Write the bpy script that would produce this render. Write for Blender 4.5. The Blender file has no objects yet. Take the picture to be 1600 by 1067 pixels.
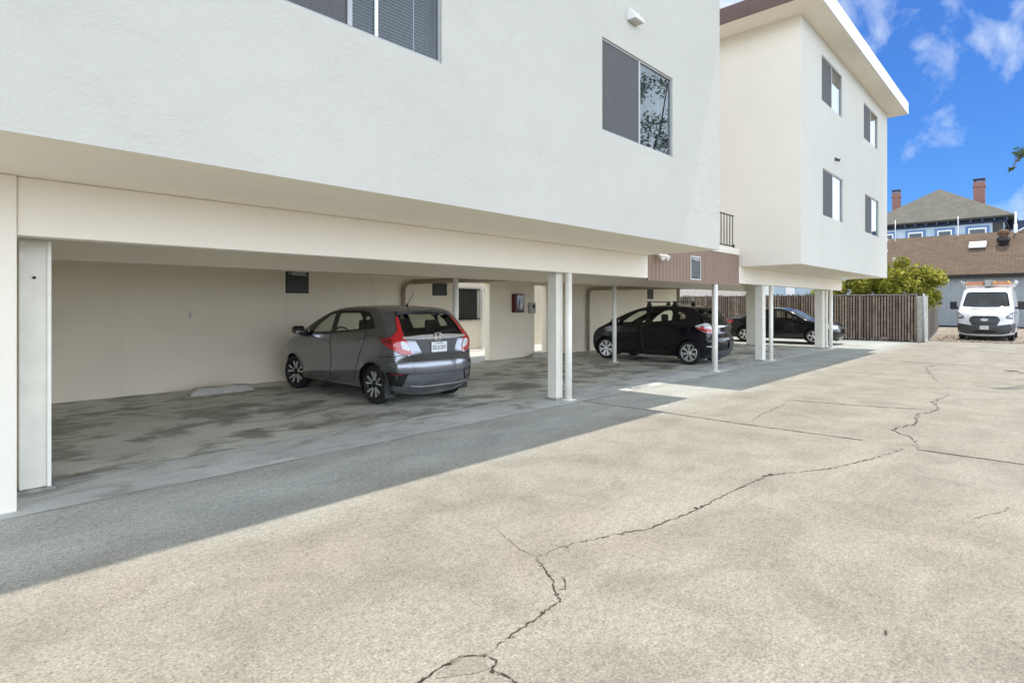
import bpy, bmesh, math, random
import numpy as np
from mathutils import Vector, Matrix
from mathutils.bvhtree import BVHTree
R = math.radians
rnd = random.Random(7)
SC = bpy.context.scene
COL = SC.collection

# ------------------------------------------------------------------ camera, sky, sun, exposure
cam_d = bpy.data.cameras.new("camera")
cam = bpy.data.objects.new("camera", cam_d); COL.objects.link(cam)
cam.location = (0, 0, 1.52)
cam.rotation_euler = (R(90), 0, R(43.02 - 90))
cam_d.sensor_width = 36.0
cam_d.lens = 900.0 / 1600.0 * 36.0
cam_d.shift_y = (477.0 - 533.5) / 1600.0
cam_d.clip_start = 0.05; cam_d.clip_end = 2000
SC.camera = cam

SUN_DIR = Vector((0.372, -0.045, 1.0)).normalized()      # towards the sun
sun_el = math.asin(SUN_DIR.z)
SKY_STRENGTH, SUN_STRENGTH, EXPOSURE = 0.15, 2.0, 1.18

W = bpy.data.worlds.new("World"); SC.world = W; W.use_nodes = True
nt = W.node_tree; nt.nodes.clear()
out = nt.nodes.new('ShaderNodeOutputWorld'); bg = nt.nodes.new('ShaderNodeBackground')
sky = nt.nodes.new('ShaderNodeTexSky'); sky.sky_type = 'NISHITA'; sky.sun_disc = False
sky.sun_elevation = sun_el; sky.sun_rotation = math.atan2(SUN_DIR.x, SUN_DIR.y)
sky.air_density = 1.0; sky.dust_density = 0.3; sky.ozone_density = 2.0
tc = nt.nodes.new('ShaderNodeTexCoord')
hs = nt.nodes.new('ShaderNodeMix'); hs.data_type = 'RGBA'; hs.blend_type = 'MULTIPLY'; hs.inputs[0].default_value = 1.0
hs.inputs[7].default_value = (0.108, 0.222, 0.40, 1)          # deep, clean air
nt.links.new(sky.outputs[0], hs.inputs[6])
# thin broken clouds, laid out by direction in the sky
sepd = nt.nodes.new('ShaderNodeSeparateXYZ'); nt.links.new(tc.outputs['Generated'], sepd.inputs[0])
def wmath(op, a, b=None, c=None):
    n = nt.nodes.new('ShaderNodeMath'); n.operation = op
    for i, v in enumerate((a, b, c)):
        if v is None: continue
        if isinstance(v, (int, float)): n.inputs[i].default_value = v
        else: nt.links.new(v, n.inputs[i])
    return n.outputs[0]
zz = wmath('MAXIMUM', sepd.outputs[2], 0.05)
cx = wmath('DIVIDE', sepd.outputs[0], zz); cy = wmath('DIVIDE', sepd.outputs[1], zz)
comb = nt.nodes.new('ShaderNodeCombineXYZ')
for i_ in range(3): nt.links.new(sepd.outputs[i_], comb.inputs[i_])
def wnoise(scale, detail, rough, dist=0.0, off=(0, 0, 0)):
    mp = nt.nodes.new('ShaderNodeMapping'); mp.inputs['Location'].default_value = off
    nt.links.new(comb.outputs[0], mp.inputs[0])
    n = nt.nodes.new('ShaderNodeTexNoise'); n.inputs['Scale'].default_value = scale
    n.inputs['Detail'].default_value = detail; n.inputs['Roughness'].default_value = rough
    n.inputs['Distortion'].default_value = dist
    nt.links.new(mp.outputs[0], n.inputs['Vector']); return n.outputs[0]
c1 = wnoise(10.0, 7, 0.56, 0.3, (3.1, 1.7, 0)); c2 = wnoise(3.5, 3, 0.5, 0.0, (0.4, 5.2, 0))
hi_ = wmath('MULTIPLY', wmath('SUBTRACT', sepd.outputs[2], 0.27), 0.75)          # more cloud higher up
cs = wmath('ADD', wmath('ADD', c1, wmath('MULTIPLY', wmath('SUBTRACT', c2, 0.5), 0.9)), hi_)
# a bank of unseen bright cloud, added behind the camera to fill the shade
bank = wmath('MAXIMUM', wmath('MULTIPLY', wmath('SUBTRACT', wmath('MULTIPLY', sepd.outputs[1], -1.0), 0.03), 2.6), wmath('MULTIPLY', wmath('SUBTRACT', wmath('MULTIPLY', sepd.outputs[0], -1.0), 0.05), 1.5))
bank = wmath('MINIMUM', bank, 0.8)
low = wmath('MAXIMUM', wmath('MINIMUM', wmath('DIVIDE', wmath('SUBTRACT', 0.62, sepd.outputs[2]), 0.45), 1.0), 0.0)      # brightest near the horizon
cs = wmath('ADD', cs, wmath('MAXIMUM', bank, 0.0))
ramp = nt.nodes.new('ShaderNodeValToRGB'); nt.links.new(cs, ramp.inputs[0])
ramp.color_ramp.elements[0].position = 0.49; ramp.color_ramp.elements[0].color = (0, 0, 0, 1)
ramp.color_ramp.elements[1].position = 0.74; ramp.color_ramp.elements[1].color = (0.9, 0.9, 0.9, 1)
mixc = nt.nodes.new('ShaderNodeMix'); mixc.data_type = 'RGBA'
nt.links.new(ramp.outputs[0], mixc.inputs[0]); nt.links.new(hs.outputs[2], mixc.inputs[6])
lum = wmath('ADD', wmath('MULTIPLY', wmath('MAXIMUM', bank, 0.0), wmath('ADD', wmath('MULTIPLY', low, 11.0), 0.5)), 3.0)
cc = nt.nodes.new('ShaderNodeMix'); cc.data_type = 'RGBA'; cc.blend_type = 'MULTIPLY'; cc.inputs[0].default_value = 1.0
cc.inputs[6].default_value = (0.86, 0.965, 1.12, 1); nt.links.new(lum, cc.inputs[7]); nt.links.new(cc.outputs[2], mixc.inputs[7])
nt.links.new(mixc.outputs[2], bg.inputs[0]); bg.inputs[1].default_value = SKY_STRENGTH
nt.links.new(bg.outputs[0], out.inputs[0])

sun_d = bpy.data.lights.new("sun", 'SUN'); sun = bpy.data.objects.new("sun", sun_d); COL.objects.link(sun)
sun_d.energy = SUN_STRENGTH; sun_d.angle = R(0.5); sun_d.color = (1.0, 0.93, 0.83)
sun.rotation_euler = SUN_DIR.to_track_quat('Z', 'Y').to_euler(); sun.location = (6, -6, 20)
SC.view_settings.view_transform = 'Standard'; SC.view_settings.look = 'None'
SC.view_settings.exposure = EXPOSURE; SC.view_settings.gamma = 1.0; SC.view_settings.use_curve_mapping = False
SC.cycles.max_bounces = 10; SC.cycles.diffuse_bounces = 6; SC.cycles.transparent_max_bounces = 16
SC.cycles.use_denoising = True

# ------------------------------------------------------------------ materials
def srgb(r, g, b):
    f = lambda v: (v / 255 / 12.92) if v <= 10 else ((v / 255 + 0.055) / 1.055) ** 2.4
    return (f(r), f(g), f(b), 1)
class NT:
    def __init__(s, name):
        s.m = bpy.data.materials.new(name); s.m.use_nodes = True; s.t = s.m.node_tree
        s.b = s.t.nodes['Principled BSDF']; s.o = s.t.nodes['Material Output']
        s.tc = s.t.nodes.new('ShaderNodeTexCoord')
    def n(s, kind): return s.t.nodes.new(kind)
    def l(s, a, b): s.t.links.new(a, b)
    def vec(s, scale=(1, 1, 1), rot=(0, 0, 0), coord='Object'):
        mp = s.n('ShaderNodeMapping'); mp.inputs['Scale'].default_value = scale; mp.inputs['Rotation'].default_value = rot
        s.l(s.tc.outputs[coord], mp.inputs[0]); return mp.outputs[0]
    def noise(s, sc, det=4, ro=0.5, vec=None, dist=0):
        n = s.n('ShaderNodeTexNoise'); n.inputs['Scale'].default_value = sc; n.inputs['Detail'].default_value = det
        n.inputs['Roughness'].default_value = ro; n.inputs['Distortion'].default_value = dist
        s.l(vec if vec is not None else s.tc.outputs['Object'], n.inputs['Vector']); return n.outputs[0]
    def ramp(s, v, stops):
        r = s.n('ShaderNodeValToRGB'); s.l(v, r.inputs[0]); e = r.color_ramp.elements
        e[0].position, e[0].color = stops[0][0], stops[0][1]
        e[1].position, e[1].color = stops[-1][0], stops[-1][1]
        for p, c in stops[1:-1]:
            k = e.new(p); k.color = c
        return r.outputs[0]
    def mix(s, f, a, b, mode='MIX'):
        m = s.n('ShaderNodeMix'); m.data_type = 'RGBA'; m.blend_type = mode
        for sock, v in ((m.inputs[0], f), (m.inputs[6], a), (m.inputs[7], b)):
            if isinstance(v, (int, float)): sock.default_value = v
            elif isinstance(v, tuple): sock.default_value = v
            else: s.l(v, sock)
        return m.outputs[2]
    def bump(s, h, strength, dist, prev=None):
        b = s.n('ShaderNodeBump'); b.inputs['Strength'].default_value = strength; b.inputs['Distance'].default_value = dist
        s.l(h, b.inputs['Height'])
        if prev is not None: s.l(prev, b.inputs['Normal'])
        return b.outputs[0]
    def set(s, **k):
        for a, v in k.items():
            sock = s.b.inputs[a.replace('_', ' ')]
            if isinstance(v, (int, float, tuple)): sock.default_value = v
            else: s.l(v, sock)
        return s
G = lambda v: (v, v, v, 1)
M = {}
def plain(name, col, rough=0.5, metal=0.0, var=0.12, vs=6.0, **k):
    q = NT(name); nz = q.noise(vs, 4, 0.6)
    c = q.mix(q.ramp(nz, [(0.3, G(0)), (0.7, G(1))]), tuple(x * (1 - var) for x in col[:3]) + (1,), tuple(min(1, x * (1 + var)) for x in col[:3]) + (1,))
    q.set(Base_Color=c, Roughness=rough, Metallic=metal, **k); M[name] = q.m; return q.m
def stucco(name, col, amt=1.0, streaks=0.08):
    q = NT(name)
    big = q.noise(0.7, 4, 0.55); mid = q.noise(9, 5, 0.6); fine = q.noise(70, 4, 0.6)
    trowel = q.noise(2.6, 7, 0.70, q.vec((1, 1, 1)), 0.75)
    tint = q.mix(q.ramp(big, [(0.3, G(0)), (0.7, G(1))]), tuple(x * 0.95 for x in col[:3]) + (1,), col)
    streak = q.noise(1.6, 4, 0.6, q.vec((2.2, 2.2, 0.12)))
    tint = q.mix(q.ramp(streak, [(0.56, G(0)), (0.8, G(streaks))]), tint, (0.45, 0.42, 0.36, 1))
    nrm = q.bump(trowel, min(1, 0.27 * amt), 0.032)
    nrm = q.bump(mid, 0.22 * amt, 0.008, nrm)
    nrm = q.bump(fine, 0.25 * amt, 0.002, nrm)
    q.set(Base_Color=tint, Roughness=0.85, Normal=nrm); q.b.inputs['Specular IOR Level'].default_value = 0.25
    M[name] = q.m; return q.m
stucco('stucco_white', (0.535, 0.53, 0.472, 1), 3.0, streaks=0.03); stucco('stucco_far', (0.62, 0.61, 0.55, 1), 2.6, streaks=0.06)
stucco('stucco_cream', (0.80, 0.75, 0.655, 1), 1.0)
stucco('stucco_wall', (0.90, 0.815, 0.655, 1), 0.9, 0.16)
stucco('soffit_paint', (0.88, 0.82, 0.70, 1), 0.9)
plain('post_paint', (0.86, 0.84, 0.76, 1), 0.45, var=0.05)
plain('post_grey', (0.74, 0.72, 0.63, 1), 0.5, var=0.06)
plain('brown_fascia', (0.115, 0.068, 0.058, 1), 0.7)
plain('dark_gap', (0.02, 0.018, 0.014, 1), 0.9)
plain('aluminium', (0.55, 0.57, 0.58, 1), 0.35, 0.7, var=0.05)
plain('window_frame', (0.36, 0.37, 0.37, 1), 0.4, 0.3, var=0.05)
plain('black_metal', (0.012, 0.012, 0.014, 1), 0.45, 0.3)
plain('sign_black', (0.014, 0.014, 0.015, 1), 0.4)
plain('sign_white', (0.80, 0.81, 0.80, 1), 0.5)
plain('sign_grey', (0.30, 0.33, 0.35, 1), 0.5)
plain('sign_dim', (0.13, 0.13, 0.125, 1), 0.5)
plain('white_paint', (0.78, 0.78, 0.76, 1), 0.4, var=0.04)
plain('red_box', (0.10, 0.008, 0.008, 1), 0.35)
plain('red_cyl', (0.35, 0.012, 0.01, 1), 0.3)
plain('grey_plastic', (0.42, 0.41, 0.37, 1), 0.5)
plain('pipe_brown', (0.40, 0.34, 0.265, 1), 0.6)
plain('dim_room', (0.06, 0.058, 0.055, 1), 0.9)
plain('blind_white', (0.74, 0.76, 0.77, 1), 0.5, var=0.03)
plain('reflection_white', (0.66, 0.68, 0.68, 1), 0.5, var=0.02)
plain('blind_bronze', (0.21, 0.21, 0.20, 1), 0.5, var=0.03)

def panel_brown():
    q = NT('panel_brown'); x = q.n('ShaderNodeSeparateXYZ'); q.l(q.tc.outputs['Object'], x.inputs[0])
    nz = q.noise(3, 5, 0.6, q.vec((6, 6, 0.6)))
    c = q.mix(q.ramp(nz, [(0.3, G(0)), (0.75, G(1))]), (0.225, 0.158, 0.118, 1), (0.29, 0.208, 0.157, 1))
    q.set(Base_Color=c, Roughness=0.8); M['panel_brown'] = q.m
panel_brown()

def driveway_mat(name, base, alt, dark, speck=1.0, stain=0.5, scale=1.0, edge=None):
    q = NT(name)
    big = q.noise(0.35, 5, 0.6); med = q.noise(1.7, 6, 0.65, None, 0.6)
    streak = q.noise(0.9, 6, 0.65, q.vec((0.35, 1.6, 1)), 0.8)
    f1 = q.noise(75 * scale, 3, 0.7); 
    v = q.n('ShaderNodeTexVoronoi'); v.inputs['Scale'].default_value = 95 * scale; q.l(q.tc.outputs['Object'], v.inputs['Vector'])
    c = q.mix(q.ramp(big, [(0.35, G(0)), (0.66, G(1))]), base, alt)
    c = q.mix(q.ramp(med, [(0.40, G(0)), (0.66, G(0.75 * stain))]), c, dark)
    c = q.mix(q.ramp(streak, [(0.50, G(0)), (0.75, G(0.5 * stain))]), c, tuple(min(1, x * 1.22) for x in base[:3]) + (1,))
    if edge:                                   # greyer concrete along the carport, the cool tone of the eave shade painted in
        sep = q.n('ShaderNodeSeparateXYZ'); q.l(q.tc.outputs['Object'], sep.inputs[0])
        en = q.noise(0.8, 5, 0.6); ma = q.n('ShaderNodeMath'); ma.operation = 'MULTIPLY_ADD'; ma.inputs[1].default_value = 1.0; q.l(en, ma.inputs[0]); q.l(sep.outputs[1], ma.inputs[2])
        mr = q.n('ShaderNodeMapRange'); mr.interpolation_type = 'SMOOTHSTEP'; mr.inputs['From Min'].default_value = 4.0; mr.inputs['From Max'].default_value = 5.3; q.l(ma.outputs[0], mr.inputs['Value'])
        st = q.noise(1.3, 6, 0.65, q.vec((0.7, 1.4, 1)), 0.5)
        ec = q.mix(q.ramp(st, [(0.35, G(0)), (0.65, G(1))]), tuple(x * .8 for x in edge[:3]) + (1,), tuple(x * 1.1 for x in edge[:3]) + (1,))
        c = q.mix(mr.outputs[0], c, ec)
    sp = q.ramp(f1, [(0.30, G(0.30)), (0.45, G(0.84)), (0.56, G(1.0)), (0.70, G(1.6))])
    c = q.mix(0.85 * speck, c, sp, 'MULTIPLY')
    grain = q.noise(24 * scale, 3, 0.75)
    c = q.mix(0.55 * speck, c, q.ramp(grain, [(0.33, G(0.6)), (0.5, G(1.0)), (0.7, G(1.3))]), 'MULTIPLY')
    wn = q.ramp(v.outputs['Color'], [(0.0, G(0)), (0.86, G(0)), (0.93, G(0.45 * speck))])
    c = q.mix(wn, c, (0.085, 0.07, 0.052, 1))
    nrm = q.bump(f1, 0.35 * speck, 0.004); nrm = q.bump(med, 0.15, 0.01, nrm)
    q.set(Base_Color=c, Roughness=0.88, Normal=nrm); q.b.inputs['Specular IOR Level'].default_value = 0.3
    M[name] = q.m
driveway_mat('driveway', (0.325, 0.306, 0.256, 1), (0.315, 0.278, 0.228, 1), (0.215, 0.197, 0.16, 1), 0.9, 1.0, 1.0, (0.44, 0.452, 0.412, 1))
driveway_mat('driveway_far', (0.455, 0.395, 0.31, 1), (0.42, 0.355, 0.28, 1), (0.32, 0.275, 0.215, 1), 0.8, 0.5)

driveway_mat('driveway_worn', (0.29, 0.268, 0.222, 1), (0.27, 0.24, 0.195, 1), (0.2, 0.18, 0.15, 1), 0.8, 1.0)
def floor_mat():
    q = NT('carport_concrete')
    big = q.noise(0.55, 7, 0.66, None, 0.3); med = q.noise(1.3, 8, 0.70, q.vec((0.85, 1.3, 1)), 0.35)
    fine = q.noise(30, 4, 0.6); blot = q.noise(0.9, 3, 0.5, None, 0.3)
    c = q.mix(q.ramp(big, [(0.32, G(0)), (0.62, G(1))]), (0.47, 0.47, 0.42, 1), (0.66, 0.66, 0.59, 1))
    c = q.mix(q.ramp(med, [(0.42, G(0.8)), (0.50, G(0))]), c, (0.22, 0.213, 0.175, 1))
    c = q.mix(q.ramp(med, [(0.54, G(0)), (0.62, G(0.75))]), c, (0.62, 0.61, 0.54, 1))
    c = q.mix(q.ramp(blot, [(0.55, G(0)), (0.63, G(0.75))]), c, (0.17, 0.162, 0.13, 1))
    c = q.mix(0.5, c, q.ramp(fine, [(0.3, G(0.8)), (0.7, G(1.15))]), 'MULTIPLY')
    q.set(Base_Color=c, Roughness=q.ramp(big, [(0.3, G(0.42)), (0.7, G(0.75))]), Normal=q.bump(fine, 0.12, 0.003)); M['carport_concrete'] = q.m
floor_mat()
def apron_mat(name, k, warm, st=1.0):
    q = NT(name); T = lambda r, g, b: (r * k * warm[0], g * k * warm[1], b * k * warm[2], 1)
    big = q.noise(0.7, 6, 0.62, None, 0.6); med = q.noise(1.9, 6, 0.62, q.vec((0.7, 1.5, 1)), 0.9); fine = q.noise(75, 3, 0.7)
    c = q.mix(q.ramp(big, [(0.35, G(0)), (0.62, G(1))]), T(0.42, 0.43, 0.41), T(0.54, 0.555, 0.53))
    c = q.mix(q.ramp(med, [(0.36, G(0.7 * st)), (0.5, G(0))]), c, T(0.24, 0.24, 0.225))
    c = q.mix(q.ramp(med, [(0.58, G(0)), (0.74, G(0.7 * st))]), c, T(0.62, 0.625, 0.59))
    c = q.mix(0.8, c, q.ramp(fine, [(0.3, G(0.55)), (0.46, G(0.95)), (0.7, G(1.3))]), 'MULTIPLY')
    q.set(Base_Color=c, Roughness=0.75, Normal=q.bump(fine, 0.15, 0.003)); M[name] = q.m
apron_mat('apron_concrete', 1.05, (1, 1, 1)); apron_mat('strip_concrete', 0.72, (1.02, 1.0, 0.95), 0.35)
plain('crack', (0.035, 0.028, 0.02, 1), 0.95, var=0.4, vs=40)
plain('pale_mark', (0.56, 0.565, 0.53, 1), 0.9, var=0.25, vs=25)
plain('crack_soft', (0.17, 0.14, 0.11, 1), 0.95, var=0.3, vs=40)
plain('joint', (0.30, 0.295, 0.27, 1), 0.9, var=0.4, vs=12)
plain('patch', (0.25, 0.225, 0.185, 1), 0.9, var=0.15, vs=30)
plain('ground_dirt', (0.20, 0.18, 0.14, 1), 0.95, var=0.3, vs=0.8)
def gravel_mat():
    q = NT('gravel'); v = q.n('ShaderNodeTexVoronoi'); v.inputs['Scale'].default_value = 9; q.l(q.tc.outputs['Object'], v.inputs['Vector'])
    c = q.ramp(v.outputs['Color'], [(0.0, (0.13, 0.11, 0.085, 1)), (0.5, (0.30, 0.25, 0.19, 1)), (1.0, (0.46, 0.40, 0.33, 1))])
    c = q.mix(q.ramp(q.noise(0.8, 5), [(0.4, G(0)), (0.7, G(0.5))]), c, (0.16, 0.12, 0.08, 1))
    q.set(Base_Color=c, Roughness=0.95, Normal=q.bump(v.outputs['Distance'], 0.8, 0.05)); M['gravel'] = q.m
gravel_mat()

def glass_mat(name, tint, refl=1.0, rough=0.0, sky_haze=0.0):
    q = NT(name); q.t.nodes.remove(q.b)
    tr = q.n('ShaderNodeBsdfTransparent'); tr.inputs[0].default_value = tint
    gl = q.n('ShaderNodeBsdfGlossy'); gl.inputs['Roughness'].default_value = rough
    lw = q.n('ShaderNodeLayerWeight'); lw.inputs[0].default_value = 0.5
    pw = q.n('ShaderNodeMath'); pw.operation = 'POWER'; pw.inputs[1].default_value = 5.0; q.l(lw.outputs['Facing'], pw.inputs[0])
    fr = q.n('ShaderNodeMath'); fr.operation = 'MULTIPLY_ADD'; fr.inputs[1].default_value = 0.955; fr.inputs[2].default_value = 0.045; q.l(pw.outputs[0], fr.inputs[0])
    mu = q.n('ShaderNodeMath'); mu.operation = 'MULTIPLY'; mu.inputs[1].default_value = refl; mu.use_clamp = True
    q.l(fr.outputs[0], mu.inputs[0])
    mx = q.n('ShaderNodeMixShader'); q.l(mu.outputs[0], mx.inputs[0]); q.l(tr.outputs[0], mx.inputs[1]); q.l(gl.outputs[0], mx.inputs[2])
    res = mx.outputs[0]
    if sky_haze > 0:  # pale film: bright sky's reflection painted in, with a little dust
        df = q.n('ShaderNodeBsdfDiffuse'); df.inputs[0].default_value = (0.62, 0.66, 0.66, 1); nz = q.noise(0.8, 2, 0.5)
        m2 = q.n('ShaderNodeMixShader'); q.l(q.ramp(nz, [(0.3, G(sky_haze * .5)), (0.7, G(sky_haze * 1.4))]), m2.inputs[0]); q.l(res, m2.inputs[1]); q.l(df.outputs[0], m2.inputs[2]); res = m2.outputs[0]
    q.l(res, q.o.inputs[0]); M[name] = q.m
glass_mat('window_glass', (0.74, 0.80, 0.82, 1), 1.35)
glass_mat('car_glass', (0.86, 0.90, 0.84, 1), 1.0)
glass_mat('rear_glass', (0.55, 0.57, 0.50, 1), 1.3)
glass_mat('windshield_glass', (0.52, 0.70, 0.68, 1), 1.0, 0.0, 0.09)
# woven insect screen: mostly opaque grey mesh
q = NT('screen'); tr = q.n('ShaderNodeBsdfTransparent'); mx = q.n('ShaderNodeMixShader'); mx.inputs[0].default_value = 0.72
wv = q.noise(220, 2, 0.6); q.set(Base_Color=q.mix(q.ramp(wv, [(0.35, G(0)), (0.65, G(1))]), (0.085, 0.088, 0.088, 1), (0.16, 0.165, 0.163, 1)), Roughness=0.8)
q.l(tr.outputs[0], mx.inputs[1]); q.l(q.b.outputs[0], mx.inputs[2]); q.l(mx.outputs[0], q.o.inputs[0]); M['screen'] = q.m

def paint(name, col, metal=0.6, rough=0.32, flake=0.2, dirt_=0.25, coat=0.8):
    q = NT(name); nz = q.noise(900, 2, 0.5); dirt = q.noise(3.5, 5, 0.65)
    c = q.mix(q.ramp(nz, [(0.35, G(0)), (0.65, G(1))]), tuple(x * (1 - flake) for x in col[:3]) + (1,), tuple(x * (1 + flake) for x in col[:3]) + (1,))
    c = q.mix(q.ramp(dirt, [(0.45, G(0)), (0.8, G(dirt_))]), c, (0.12, 0.11, 0.095, 1))
    q.set(Base_Color=c, Metallic=metal, Roughness=rough); q.b.inputs['Coat Weight'].default_value = coat; q.b.inputs['Coat Roughness'].default_value = 0.06
    M[name] = q.m
paint('paint_grey', (0.205, 0.216, 0.243, 1), 0.85, 0.22, 0.2, 0.12)
paint('paint_black', (0.0035, 0.004, 0.007, 1), 0.0, 0.10, 0.2, 0.01, 0.1)
paint('paint_white', (0.78, 0.79, 0.80, 1), 0.0, 0.35, 0.02)
plain('rubber', (0.013, 0.013, 0.013, 1), 0.75)
plain('plastic_black', (0.014, 0.014, 0.015, 1), 0.45)
plain('plastic_gloss', (0.008, 0.008, 0.009, 1), 0.15)
plain('plastic_grey', (0.055, 0.058, 0.06, 1), 0.5)
plain('alloy', (0.78, 0.78, 0.78, 1), 0.32, 0.7, var=0.05)
plain('alloy_dark', (0.02, 0.02, 0.022, 1), 0.4, 0.4)
plain('chrome', (0.85, 0.85, 0.84, 1), 0.10, 1.0, var=0.02)
plain('seat_cloth', (0.018, 0.018, 0.019, 1), 0.9)
plain('headliner', (0.28, 0.27, 0.25, 1), 0.9)
def lens(name, col, e=0.0):
    q = NT(name); w = q.n('ShaderNodeTexWave'); w.inputs['Scale'].default_value = 22; w.inputs['Distortion'].default_value = 1.5
    q.l(q.tc.outputs['Object'], w.inputs['Vector'])
    c = q.mix(w.outputs[0], tuple(x * 0.8 for x in col[:3]) + (1,), col)
    q.set(Base_Color=c, Roughness=0.12); q.b.inputs['Coat Weight'].default_value = 1.0; M[name] = q.m
lens('lens_red', (0.52, 0.012, 0.018, 1)); lens('lens_dark_red', (0.20, 0.006, 0.01, 1)); lens('lens_clear', (0.66, 0.68, 0.68, 1)); lens('headlamp', (0.33, 0.35, 0.37, 1))
plain('plate_white', (0.72, 0.73, 0.72, 1), 0.4, var=0.03)
plain('plate_blue', (0.03, 0.05, 0.16, 1), 0.4)
plain('oval_blue', (0.42, 0.46, 0.52, 1), 0.3)
plain('ladder_orange', (0.62, 0.30, 0.17, 1), 0.5)
plain('ladder_yellow', (0.70, 0.48, 0.07, 1), 0.5)
plain('steel_grey', (0.36, 0.37, 0.37, 1), 0.5, 0.3)
def slat_mat(name, a, b, c3):
    q = NT(name); ri = q.n('ShaderNodeNewGeometry')
    nz = q.noise(5, 5, 0.65); st = q.noise(2, 4, 0.6, q.vec((4, 4, 0.5)))
    c = q.mix(ri.outputs['Random Per Island'], a, b); c = q.mix(q.ramp(nz, [(0.45, G(0)), (0.7, G(0.6))]), c, c3)
    c = q.mix(q.ramp(st, [(0.52, G(0)), (0.68, G(0.75))]), c, tuple(x * 0.35 for x in a[:3]) + (1,))
    q.set(Base_Color=c, Roughness=0.85); M[name] = q.m
plain('wire', (0.19, 0.175, 0.155, 1), 0.7, var=.2)
slat_mat('slat', (0.19, 0.138, 0.098, 1), (0.38, 0.30, 0.23, 1), (0.12, 0.085, 0.06, 1))
slat_mat('slat_pale', (0.30, 0.28, 0.25, 1), (0.42, 0.40, 0.37, 1), (0.18, 0.165, 0.145, 1))
plain('concrete_post', (0.46, 0.44, 0.39, 1), 0.9, var=0.2)
plain('wheelstop', (0.47, 0.455, 0.40, 1), 0.9, var=0.15)
def shingle(name, a, b, sx):
    q = NT(name); br = q.n('ShaderNodeTexBrick'); br.inputs['Scale'].default_value = 1.0
    br.inputs['Brick Width'].default_value = 0.45; br.inputs['Row Height'].default_value = sx; br.inputs['Mortar Size'].default_value = 0.012
    br.inputs['Color1'].default_value = a; br.inputs['Color2'].default_value = b; br.inputs['Mortar'].default_value = tuple(x * 0.4 for x in a[:3]) + (1,)
    sep = q.n('ShaderNodeSeparateXYZ'); q.l(q.tc.outputs['Object'], sep.inputs[0]); cb = q.n('ShaderNodeCombineXYZ')
    q.l(sep.outputs[1], cb.inputs[0]); q.l(sep.outputs[0], cb.inputs[1]); q.l(cb.outputs[0], br.inputs['Vector'])
    nz = q.noise(0.5, 5, 0.65); c = q.mix(q.ramp(nz, [(0.4, G(0)), (0.75, G(0.55))]), br.outputs[0], tuple(x * 0.55 for x in b[:3]) + (1,))
    nz2 = q.noise(5, 4, 0.6); c = q.mix(0.5, c, q.ramp(nz2, [(0.3, G(0.75)), (0.7, G(1.2))]), 'MULTIPLY')
    q.set(Base_Color=c, Roughness=0.95); M[name] = q.m
shingle('shingle_brown', (0.115, 0.076, 0.048, 1), (0.148, 0.10, 0.064, 1), 0.22)
shingle('shingle_grey', (0.125, 0.118, 0.095, 1), (0.16, 0.15, 0.12, 1), 0.25)
def brick():
    q = NT('brick'); br = q.n('ShaderNodeTexBrick'); br.inputs['Scale'].default_value = 1.0
    br.inputs['Brick Width'].default_value = 0.24; br.inputs['Row Height'].default_value = 0.09; br.inputs['Mortar Size'].default_value = 0.012
    br.inputs['Color1'].default_value = (0.26, 0.075, 0.05, 1); br.inputs['Color2'].default_value = (0.17, 0.05, 0.037, 1); br.inputs['Mortar'].default_value = (0.33, 0.27, 0.23, 1)
    sep = q.n('ShaderNodeSeparateXYZ'); q.l(q.tc.outputs['Object'], sep.inputs[0]); cb = q.n('ShaderNodeCombineXYZ')
    ad = q.n('ShaderNodeMath'); q.l(sep.outputs[0], ad.inputs[0]); q.l(sep.outputs[1], ad.inputs[1])
    q.l(ad.outputs[0], cb.inputs[0]); q.l(sep.outputs[2], cb.inputs[1]); q.l(cb.outputs[0], br.inputs['Vector'])
    q.set(Base_Color=br.outputs[0], Roughness=0.95); M['brick'] = q.m
brick()
def siding(name, a, b, axis, pitch):
    q = NT(name); sep = q.n('ShaderNodeSeparateXYZ'); q.l(q.tc.outputs['Object'], sep.inputs[0])
    m1 = q.n('ShaderNodeMath'); m1.operation = 'DIVIDE'; m1.inputs[1].default_value = pitch; q.l(sep.outputs[axis], m1.inputs[0])
    m2 = q.n('ShaderNodeMath'); m2.operation = 'FRACT'; q.l(m1.outputs[0], m2.inputs[0])
    f = q.ramp(m2.outputs[0], [(0.0, G(0)), (0.08, G(1)), (0.92, G(1)), (1.0, G(0))])
    nz = q.noise(1.5, 5, 0.6); c = q.mix(q.ramp(nz, [(0.35, G(0)), (0.7, G(1))]), a, b)
    q.set(Base_Color=c, Roughness=0.7, Normal=q.bump(f, 0.7, 0.02)); M[name] = q.m
siding('shed_siding', (0.235, 0.26, 0.27, 1), (0.28, 0.305, 0.315, 1), 1, 0.3)
siding('house_siding', (0.40, 0.50, 0.58, 1), (0.50, 0.60, 0.67, 1), 2, 0.16)
plain('navy', (0.030, 0.052, 0.105, 1), 0.7); plain('blue_trim', (0.10, 0.20, 0.38, 1), 0.6)
plain('pale_wall', (0.62, 0.54, 0.47, 1), 0.9); plain('pale_blue_wall', (0.50, 0.54, 0.56, 1), 0.9)
plain('dark_glass', (0.02, 0.03, 0.04, 1), 0.08)
plain('rust', (0.13, 0.065, 0.04, 1), 0.8, var=0.4)
plain('bark', (0.10, 0.075, 0.055, 1), 0.9, var=0.35, vs=9)
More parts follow.
